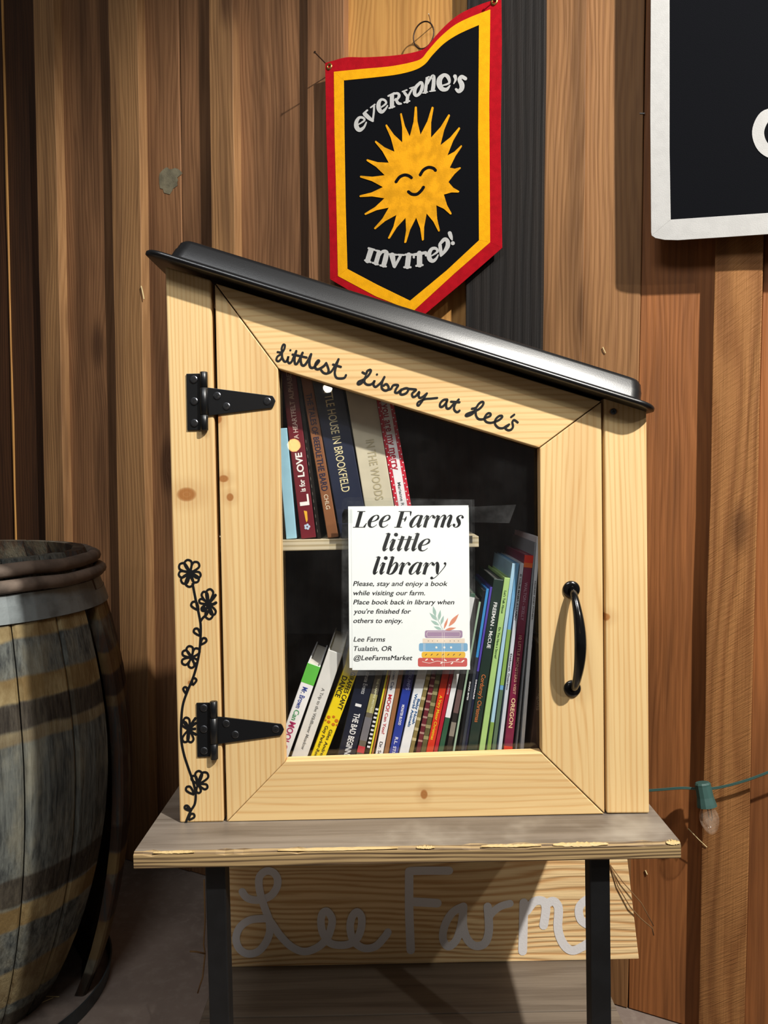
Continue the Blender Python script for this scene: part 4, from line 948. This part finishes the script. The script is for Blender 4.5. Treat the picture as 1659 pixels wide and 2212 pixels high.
vals = [(842, 465), (970, 500), (1085, 592), (1170, 718), (1200, 865), (1185, 1040), (1128, 1195), (1035, 1325), (917, 1425), (790, 1475), (660, 1480), (548, 1445), (455, 1355), (402, 1240), (383, 1103), (405, 958), (455, 805), (525, 670), (620, 555), (712, 485)]
sun = []
for i in range(20):
    t = Vector(tips[i]); v0 = Vector(vals[i - 1]); v1 = Vector(vals[i])
    ax = (v1 - v0).normalized() * 11
    sun += [tuple((v0.lerp(t, .5)) + ax * .9), tuple(t - ax), tuple(t + (t - (v0 + v1) / 2).normalized() * 7), tuple(t + ax), tuple((v1.lerp(t, .5)) - ax * .9), tuple(v1)]
def s7(p): return (760 + p[0] / 5.673, 210 + p[1] / 5.673)
MB().prism([wp(*s7(p)) for p in sun], -PH - .001, -PH + .0003).obj('sun_applique', m_felt_sun, pen, label='golden felt smiling sun')
ik = Ink(lambda a_, b_: wp(a_, b_), -PH - .0013)
for pts in ([(545, 1038), (590, 980), (650, 955), (700, 965), (733, 988)], [(842, 953), (880, 895), (940, 862), (1000, 872), (1028, 898)], [(697, 1160), (740, 1190), (800, 1190), (850, 1150), (882, 1105)]):
    ik.stroke([s7(p) for p in pts], 6.6)
ik.obj('sun_face', m_felt_blk, pen, label='closed eyes and smile')
ik = Ink(lambda a_, b_: wp(a_, b_), -PH - .0009)
def E(pts, n=5): ik.stroke([(740 + p[0] / 5.53, 130 + p[1] / 5.53, p[2] / 5.53) for p in pts], n=n)
def I(pts, n=5): ik.stroke([s7(p) + (p[2] / 5.673,) for p in pts], n=n)
for p in ([(188, 772, 16), (262, 722, 24), (245, 690, 28), (200, 690, 34), (168, 740, 46), (170, 800, 56), (205, 835, 50), (255, 805, 30), (286, 745, 18)],
          [(268, 645, 50), (315, 690, 48), (362, 726, 30)], [(378, 545, 24), (376, 620, 24), (362, 728, 24)], [(252, 640, 22), (298, 600, 22)], [(338, 568, 18), (388, 530, 18)],
          [(448, 575, 16), (520, 520, 26), (505, 480, 28), (460, 475, 32), (432, 525, 48), (438, 585, 56), (468, 620, 44), (510, 590, 28), (540, 545, 16)],
          [(592, 425, 50), (592, 555, 50)], [(548, 430, 22), (620, 395, 22)], [(560, 575, 22), (622, 556, 20)], [(600, 408, 22), (655, 398, 30), (678, 425, 36), (655, 468, 26), (615, 480, 14)], [(640, 470, 34), (665, 515, 36), (700, 522, 24)],
          [(742, 392, 34), (780, 440, 36)], [(835, 345, 22), (785, 435, 26)], [(780, 435, 40), (772, 500, 40)], [(718, 378, 18), (770, 358, 18)], [(805, 338, 16), (858, 322, 16)], [(738, 508, 20), (802, 490, 20)],
          [(930, 270, 34), (875, 330, 42), (862, 395, 44), (885, 425, 36), (930, 390, 38), (955, 320, 40), (950, 275, 34), (930, 270, 34)],
          [(1012, 220, 34), (990, 385, 40)], [(1000, 215, 16), (1035, 200, 16)], [(962, 395, 16), (1018, 382, 16)], [(1020, 285, 20), (1055, 215, 30), (1090, 195, 40), (1088, 300, 46), (1080, 355, 46)], [(1045, 375, 16), (1108, 366, 18)],
          [(1195, 305, 18), (1275, 275, 28), (1262, 205, 46), (1215, 180, 42), (1165, 225, 62), (1158, 290, 66), (1190, 345, 56), (1245, 350, 40), (1285, 305, 16)],
          [(1345, 195, 46), (1352, 235, 30), (1330, 284, 12)], [(1468, 222, 46), (1425, 200, 44), (1400, 235, 50), (1425, 290, 62), (1425, 340, 56), (1390, 375, 46), (1358, 350, 30)]): E(p)
ik.obj('lettering', m_felt_wht, pen, label='white felt lettering arched above the sun')
ik = Ink(lambda a_, b_: wp(a_, b_), -PH - .0009)
for p in ([(235, 1880, 66), (195, 2005, 62)], [(208, 1852, 26), (280, 1872, 26)], [(165, 2000, 26), (232, 2022, 26)],
          [(335, 1905, 56), (298, 2035, 56)], [(300, 1880, 24), (340, 1888, 24)], [(258, 2030, 24), (322, 2050, 24)], [(335, 1950, 26), (375, 1895, 36), (425, 1905, 56), (412, 1990, 62), (392, 2060, 58)], [(350, 2062, 24), (420, 2076, 24)],
          [(497, 1940, 72), (522, 2075, 40)], [(600, 1945, 34), (525, 2080, 34)], [(465, 1925, 26), (548, 1932, 24)], [(568, 1932, 24), (640, 1935, 24)],
          [(700, 1935, 64), (682, 2075, 64)], [(660, 1930, 26), (742, 1930, 26)], [(644, 2085, 26), (722, 2085, 26)],
          [(832, 1915, 66), (832, 2055, 66)], [(762, 1932, 34), (908, 1906, 38)], [(762, 1935, 28), (762, 1965, 28)], [(908, 1905, 28), (910, 1940, 28)], [(792, 2068, 26), (870, 2058, 26)],
          [(980, 1945, 16), (1050, 1895, 30), (1032, 1855, 36), (980, 1862, 40), (948, 1925, 54), (958, 1985, 58), (995, 2008, 46), (1035, 1980, 30), (1060, 1935, 16)],
          [(1082, 1815, 44), (1098, 1930, 42)], [(1080, 1802, 34), (1135, 1745, 46), (1172, 1760, 50), (1178, 1820, 56), (1140, 1890, 42), (1092, 1945, 26)],
          [(1202, 1668, 50), (1216, 1710, 46), (1230, 1748, 20)]): I(p)
ik.disc(*s7((1240, 1790)), 4.4); ik.obj('lettering', m_felt_wht, pen, label='white felt lettering curved below the sun')
for (px, py) in ((711.5, 144), (1068, 4)):
    c = w(px, py, PH); mb = MB(); cc = Vector((c[0], -PH, c[1])); n = 20; vs = []
    for (r_, d_) in ((.0035, .0), (.0035, -.0018), (.0052, -.0022), (.0078, -.0012), (.0078, 0)):
        for k_ in range(n): an = 2 * math.pi * k_ / n; vs.append((cc.x + r_ * math.cos(an), cc.y + d_, cc.z + r_ * math.sin(an)))
    fs = [(i * n + k_, i * n + (k_ + 1) % n, (i + 1) * n + (k_ + 1) % n, (i + 1) * n + k_) for i in range(4) for k_ in range(n)]
    mb.add(vs, fs).obj('grommet', m_brass, pen, smooth=True)
a1 = w(711, 144, PH); nl = MB(); n0 = Vector((a1[0], -.0, a1[1] - .004)); n1 = Vector((w(680, 113, .085)[0], -.085, w(680, 113, .085)[1]))
nl.tube([n0, n1], .0014, 8); nl.lathe(n1, (n1 - n0), [(.0032, 0), (.0032, .001)], 10)
tag(nl.obj('nail', m_nail, None, WF), 'long rusty nail holding the upper left corner of the sun pennant', 'nail')
a1 = w(1068, 4, PH); nl = MB(); n1 = Vector((a1[0] + .002, -.07, a1[1] + .004)); nl.tube([Vector((a1[0], -.03, a1[1] - .002)), n1], .0014, 8); nl.lathe(n1, (0, -1, 0), [(.0032, 0), (.0032, .001)], 10)
tag(nl.obj('nail', m_nail, None, WF), 'nail through the upper right grommet of the sun pennant', 'nail')
# iron ring hanging from a nail above the pennant
rg = MB(); pts = []
cx_, cz_ = w(915, 76, .03); rx = w(937, 76, .03)[0] - cx_; rz = w(915, 47, .03)[1] - cz_
for i in range(33): an = 2 * math.pi * i / 32; pts.append((cx_ + rx * math.cos(an), -.03, cz_ + rz * math.sin(an)))
rg.tube(pts, .0016, 8, cap=False)
tag(rg.obj('ring', m_nail, None, WF, smooth=True), 'small dark wire ring hanging above the sun pennant', 'ring')
nl = MB(); a1 = w(926, 40, .0); nl.tube([(w(925, 48, .02)[0], -.0, w(925, 48, .02)[1]), (w(926, 30, .038)[0], -.038, w(926, 30, .038)[1])], .0013, 8)
tag(nl.obj('nail', plain('bright_nail', 'C8B9A4', .4, metal=.5), None, WF), 'pale nail above the wire ring', 'nail')

# ------------------------------------------------------------------ big black banner with white border, upper right
BHH = .075
ban = thing('felt_banner', 'large black felt banner with white border, upper right of the wall', 'banner', WF)
def wb(px, py): return w(px, py, BHH)
def z3b(pts): return [(1060 + p[0] / 2.77, p[1] / 2.77) for p in pts]
oL = z3b([(962, -900), (958, 0), (955, 700), (960, 1390), (963, 1410)]); oB = z3b([(963, 1410), (985, 1425), (1040, 1436), (1120, 1438), (1400, 1420), (1659, 1402), (2300, 1385), (3000, 1400)])
iL = z3b([(1070, -790), (1070, 0), (1070, 900), (1077, 1315)]); iB = z3b([(1077, 1315), (1659, 1275), (2300, 1262), (2890, 1275)])
MB().prism([wb(*p) for p in oL] + [wb(*p) for p in iL[::-1]], -BHH - .001, -BHH + .001).obj('white_border', m_felt_wht, ban, bevel=.0004)
MB().prism([wb(*p) for p in oB] + [wb(*p) for p in iB[::-1]], -BHH - .001, -BHH + .001).obj('white_border', m_felt_wht, ban, bevel=.0004)
MB().prism([wb(*p) for p in z3b([(1068, -795), (1068, 0), (1068, 900), (1075, 1318), (1659, 1278), (2300, 1265), (2895, 1278), (2895, -795)])], -BHH, -BHH + .0015).obj('black_field', m_felt_blk, ban)
ik = Ink(lambda a_, b_: wb(a_, b_), -BHH - .0008)
ik.stroke([(1060 + x / 2.77, y / 2.77) for x, y in [(1720, 680), (1640, 700), (1600, 790), (1630, 880), (1710, 920), (1790, 890), (1830, 790), (1790, 700), (1720, 680)]], 26, caps=False)
ik.obj('lettering', m_felt_wht, ban, label='rounded white letter at the right')
# bright staple on the wall beside it
st = MB(); s0 = w(1379, 237, .03); s1 = w(1390, 237, .03); st.tube([(s0[0], -.013, s0[1]), (s1[0], -.013, s1[1])], .0012, 6)
tag(st.obj('staple', plain('bright_steel', 'D8D8D8', .25, metal=.8), None, WF), 'bright staple in the board left of the black banner', 'staple')

# ------------------------------------------------------------------ string light at the right
sl = thing('string_light', 'green string-light cable with one clear bulb right of the book box', 'string light', WF)
LH = .058
def wl(px, py, h=LH): p = w(px, py, h); return Vector((p[0], -h, p[1]))
c3 = cr([tuple(wl(1180, 1716)), tuple(wl(1300, 1712)), tuple(wl(1405, 1706)), tuple(wl(1470, 1701)), tuple(wl(1502, 1702)), tuple(wl(1545, 1701)), tuple(wl(1600, 1688)), tuple(wl(1659, 1667)), tuple(wl(1800, 1610))], 6)
mb = MB(); mb.tube(c3, .0014, 8); mb.tube([(p[0], p[1] - .0005, p[2] - .0024) for p in c3], .0014, 8)
mb.obj('cable', m_green, sl, smooth=True)
sA = wl(1517, 1690, LH + .006); sB = wl(1527, 1742, LH + .010); ax = (sB - sA).normalized(); Ls = (sB - sA).length
mb = MB(); mb.lathe(sA, ax, [(.0125, 0), (.0148, .003), (.0145, .006), (.0155, Ls * .6), (.0178, Ls * .88), (.0185, Ls), (.016, Ls + .001)], 12); mb.obj('socket', m_green, sl)
Lb = .052
mb = MB(); mb.lathe(sB, ax, [(.0105, -.002), (.0125, .004), (.0168, .014), (.0178, .022), (.0162, .032), (.012, .042), (.0065, .049), (.001, Lb)], 24); mb.obj('bulb', m_bulb, sl, smooth=True)
mb = MB(); mb.tube([sB + ax * .0, sB + ax * .02, sB + ax * .026 + Vector((.004, 0, 0)), sB + ax * .02 + Vector((.006, 0, 0)), sB + Vector((.006, 0, 0))], .0006, 5)
mb.obj('filament', m_screw, sl)

# ------------------------------------------------------------------ old barrel, left
BX, BYY, BR0, BR1, BHt = -.892, 1.60, .248, .340, .955
barrel = thing('wooden_barrel', 'weathered old wooden barrel with loosened staves at the left', 'barrel', Matrix.Translation((BX, BYY, 0)))
def rad(z): s = (z - .478) / .478; return BR0 + (BR1 - BR0) * max(0, 1 - s * s) ** .9
def barrel_mat(name, mid, tan, brown, reddish=0):
    k = NT(name); tc = k.n('ShaderNodeTexCoord').outputs['Object']; sp = k.n('ShaderNodeSeparateXYZ'); k.l(tc, sp.inputs[0]); z = sp.outputs[2]
    oi = k.n('ShaderNodeObjectInfo').outputs['Random']
    cx = k.n('ShaderNodeCombineXYZ'); k.l(k.math('MULTIPLY', oi, 31.0), cx.inputs[0]); k.l(k.math('MULTIPLY', oi, 7.0), cx.inputs[1])
    va = k.n('ShaderNodeVectorMath', operation='ADD'); k.l(tc, va.inputs[0]); k.l(cx.outputs[0], va.inputs[1]); v = va.outputs[0]
    z2 = k.math('ADD', z, k.math('MULTIPLY', k.math('SUBTRACT', k.noise(k.vmul(v, (14, 14, 14)), 1, 2), .5), .018))
    st = k.noise(k.vmul(v, (150, 150, 10)), 1, 5, .65); bl = k.noise(k.vmul(v, (16, 16, 7)), 1, 4, .6)
    c = k.mix(k.sstep(st, .32, .72), lin(mid), lin('313434')); c = k.mix(k.math('MULTIPLY', k.sstep(bl, .45, .7), .5), c, lin('8B8672'))
    def band(c, lo, hi, colr, a=1.0):
        m_ = k.math('MULTIPLY', k.sstep(z2, lo - .004, lo + .004), k.math('SUBTRACT', 1, k.sstep(z2, hi - .004, hi + .004)))
        return k.mix(k.math('MULTIPLY', m_, a), c, colr)
    tanc = k.mix(k.sstep(bl, .35, .6), lin(tan), lin('6E5A38')); brc = k.mix(k.sstep(st, .3, .7), lin(brown), lin('241B13'))
    c = band(c, .812, .84, tanc); c = band(c, .70, .745, tanc); c = band(c, .652, .70, brc, .8); c = band(c, .63, .652, tanc, .6)
    c = band(c, .32, .375, brc, .8); c = band(c, .27, .315, tanc); c = band(c, .08, .17, tanc, .8); c = band(c, .0, .05, brc, .8)
    k.l(c, k.b.inputs['Base Color']); k.b.inputs['Roughness'].default_value = .75; k.b.inputs['Specular IOR Level'].default_value = .25
    k.bump(k.math('ADD', st, bl), .9, .003); return k.m
m_bar = barrel_mat('weathered_oak', '646762', '94845F', '3E3326'); m_bar_d = barrel_mat('stained_oak', '4A3426', '5B4327', '35241A')
NS = 20; dth = 2 * math.pi / NS
def stave(th0, th1, m, inward=0.0, out=0.0, lab=None, zt=BHt, narrow=0):
    mb = MB(); nz = 18; vs = []
    for i in range(nz + 1):
        z = zt * i / nz + .001; r_ = rad(z); e = max(0, 1 - z / .62) ** 1.6 * inward
        for (ra, ta) in ((r_ - .004, th0 + .004), (r_, th0 + .022), (r_ + .001, (th0 + th1) / 2), (r_, th1 - .022), (r_ - .004, th1 - .004), (r_ - .022, th1 - .004), (r_ - .022, th0 + .004)):
            ra = ra - e + out; vs.append((ra * math.cos(ta), ra * math.sin(ta), z))
    fs = [tuple(range(6, -1, -1)), tuple(nz * 7 + k_ for k_ in range(7))] + [(i * 7 + k_, i * 7 + (k_ + 1) % 7, i * 7 + 7 + (k_ + 1) % 7, i * 7 + 7 + k_) for i in range(nz) for k_ in range(7)]
    mb.add(vs, fs); return mb.obj('stave', m, barrel, label=lab)
for i in range(NS):
    th0 = i * dth - R(8); mid = math.degrees(th0 + dth / 2); mid = (mid + 180) % 360 - 180
    if -100 < mid < -24: stave(th0, th0 + dth, m_bar, .075)
    elif -24 <= mid < -12: stave(th0, th0 + dth * .92, m_bar, .075)
    elif -12 <= mid < 8: stave(th0 + dth * .25, th0 + dth * .85, m_bar_d, .0, .004, 'loose reddish-brown stave')
    else: stave(th0, th0 + dth, m_bar_d, 0)
def hoop(z0, z1, th_, m, nm='hoop', extra=.001, lab=None):
    mb = MB(); n = 72; vs = []
    for k_ in range(n):
        an = 2 * math.pi * k_ / n
        for (z, e) in ((z0, 0), (z1, 0), (z1, th_), (z0, th_)):
            r_ = rad(z) + extra + e + .0015; vs.append((r_ * math.cos(an), r_ * math.sin(an), z))
    fs = [(4 * k_ + j, 4 * ((k_ + 1) % n) + j, 4 * ((k_ + 1) % n) + (j + 1) % 4, 4 * k_ + (j + 1) % 4) for k_ in range(n) for j in range(4)]
    return mb.add(vs, fs).obj(nm, m, barrel, smooth=False, label=lab)
hoop(.868, .893, .002, m_steel_hoop, lab='grey steel hoop'); hoop(.842, .872, .0034, m_steel_hoop)
for z, rr0 in ((.937, .0135), (.908, .0130)):
    mb = MB(); n = 64; pts = [((rad(z) + .011 + .002 * math.sin(k_ * 1.7)) * math.cos(2 * math.pi * k_ / n), (rad(z) + .011) * math.sin(2 * math.pi * k_ / n), z + .0015 * math.sin(k_ * .9)) for k_ in range(n + 1)]
    mb.tube(pts, rr0, 10, cap=False); mb.obj('wooden_hoop', m_wood_hoop, barrel, smooth=True, label='split-wood hoop round the rim')
mb = MB()
for k_ in range(5):
    x0 = -.222 + k_ * .089; x1 = x0 + .0875; P = []
    rr2 = .222
    for x in (x0, (x0 + x1) / 2, x1): xx = max(-.2219, min(.2219, x)); P.append((xx, -math.sqrt(rr2 ** 2 - xx * xx)))
    P2 = [(p[0], -p[1]) for p in P[::-1]]; poly = P + P2
    b0 = len(mb.v); n = 6
    hb_ = MB(); hb_.add([(p[0], p[1], .895) for p in poly] + [(p[0], p[1], .912) for p in poly], [tuple(range(n - 1, -1, -1)), tuple(range(n, 2 * n))] + [(i, (i + 1) % n, n + (i + 1) % n, n + i) for i in range(n)])
    hb_.obj('head_board', m_head, barrel)
fh = MB(); n = 80; vs = []
for k_ in range(n):
    an = 2 * math.pi * k_ / n
    for (z, r_) in ((.001, .282), (.034, .286), (.034, .2895), (.001, .2855)): vs.append((r_ * math.cos(an), r_ * math.sin(an), z))
fh.add(vs, [(4 * k_ + j, 4 * ((k_ + 1) % n) + j, 4 * ((k_ + 1) % n) + (j + 1) % 4, 4 * k_ + (j + 1) % 4) for k_ in range(n) for j in range(4)])
tag(fh.obj('barrel_hoop', m_floor_hoop, None, Matrix.Translation((BX, BYY, 0))), 'dark iron hoop lying on the floor round the foot of the barrel', 'hoop')

# ------------------------------------------------------------------ stray straw
def straw(pts, label, M=None, r=.0008):
    mb = MB(); mb.tube(pts, r, 5); tag(mb.obj('straw', m_straw, None, M), label, 'straw', 'stray straws')
straw([wl(1486, 1789, .04), wl(1508, 1812, .041), wl(1527, 1830, .038)], 'thin straw stuck on the wall below the clear bulb', WF, .0009)
straw([wl(305, 618, .034), wl(308, 630, .034), wl(311, 646, .033)], 'pale splinter on the wall left of the lid', WF, .0016)
straw([wl(1302, 750, .014), wl(1305, 756, .015), wl(1308, 763, .014)], 'tiny pale straw on the wall above the lid', WF, .0009)
straw([wl(1394, 1880, .012), wl(1398, 1889, .013)], 'pale straw crumb on the wall right of the sign', WF, .0014)
def fp(px, py, z=.002): p = unproj_z(Matrix.Identity(4), px, py, z); return Vector((p.x, p.y, z))
straw([fp(90, 2152), fp(128, 2153)], 'white straw lying inside the iron hoop at the foot of the barrel', None, .0012)
straw([fp(85, 2168), fp(115, 2155)], 'darker straw crossing the white one at the foot of the barrel', None, .001)
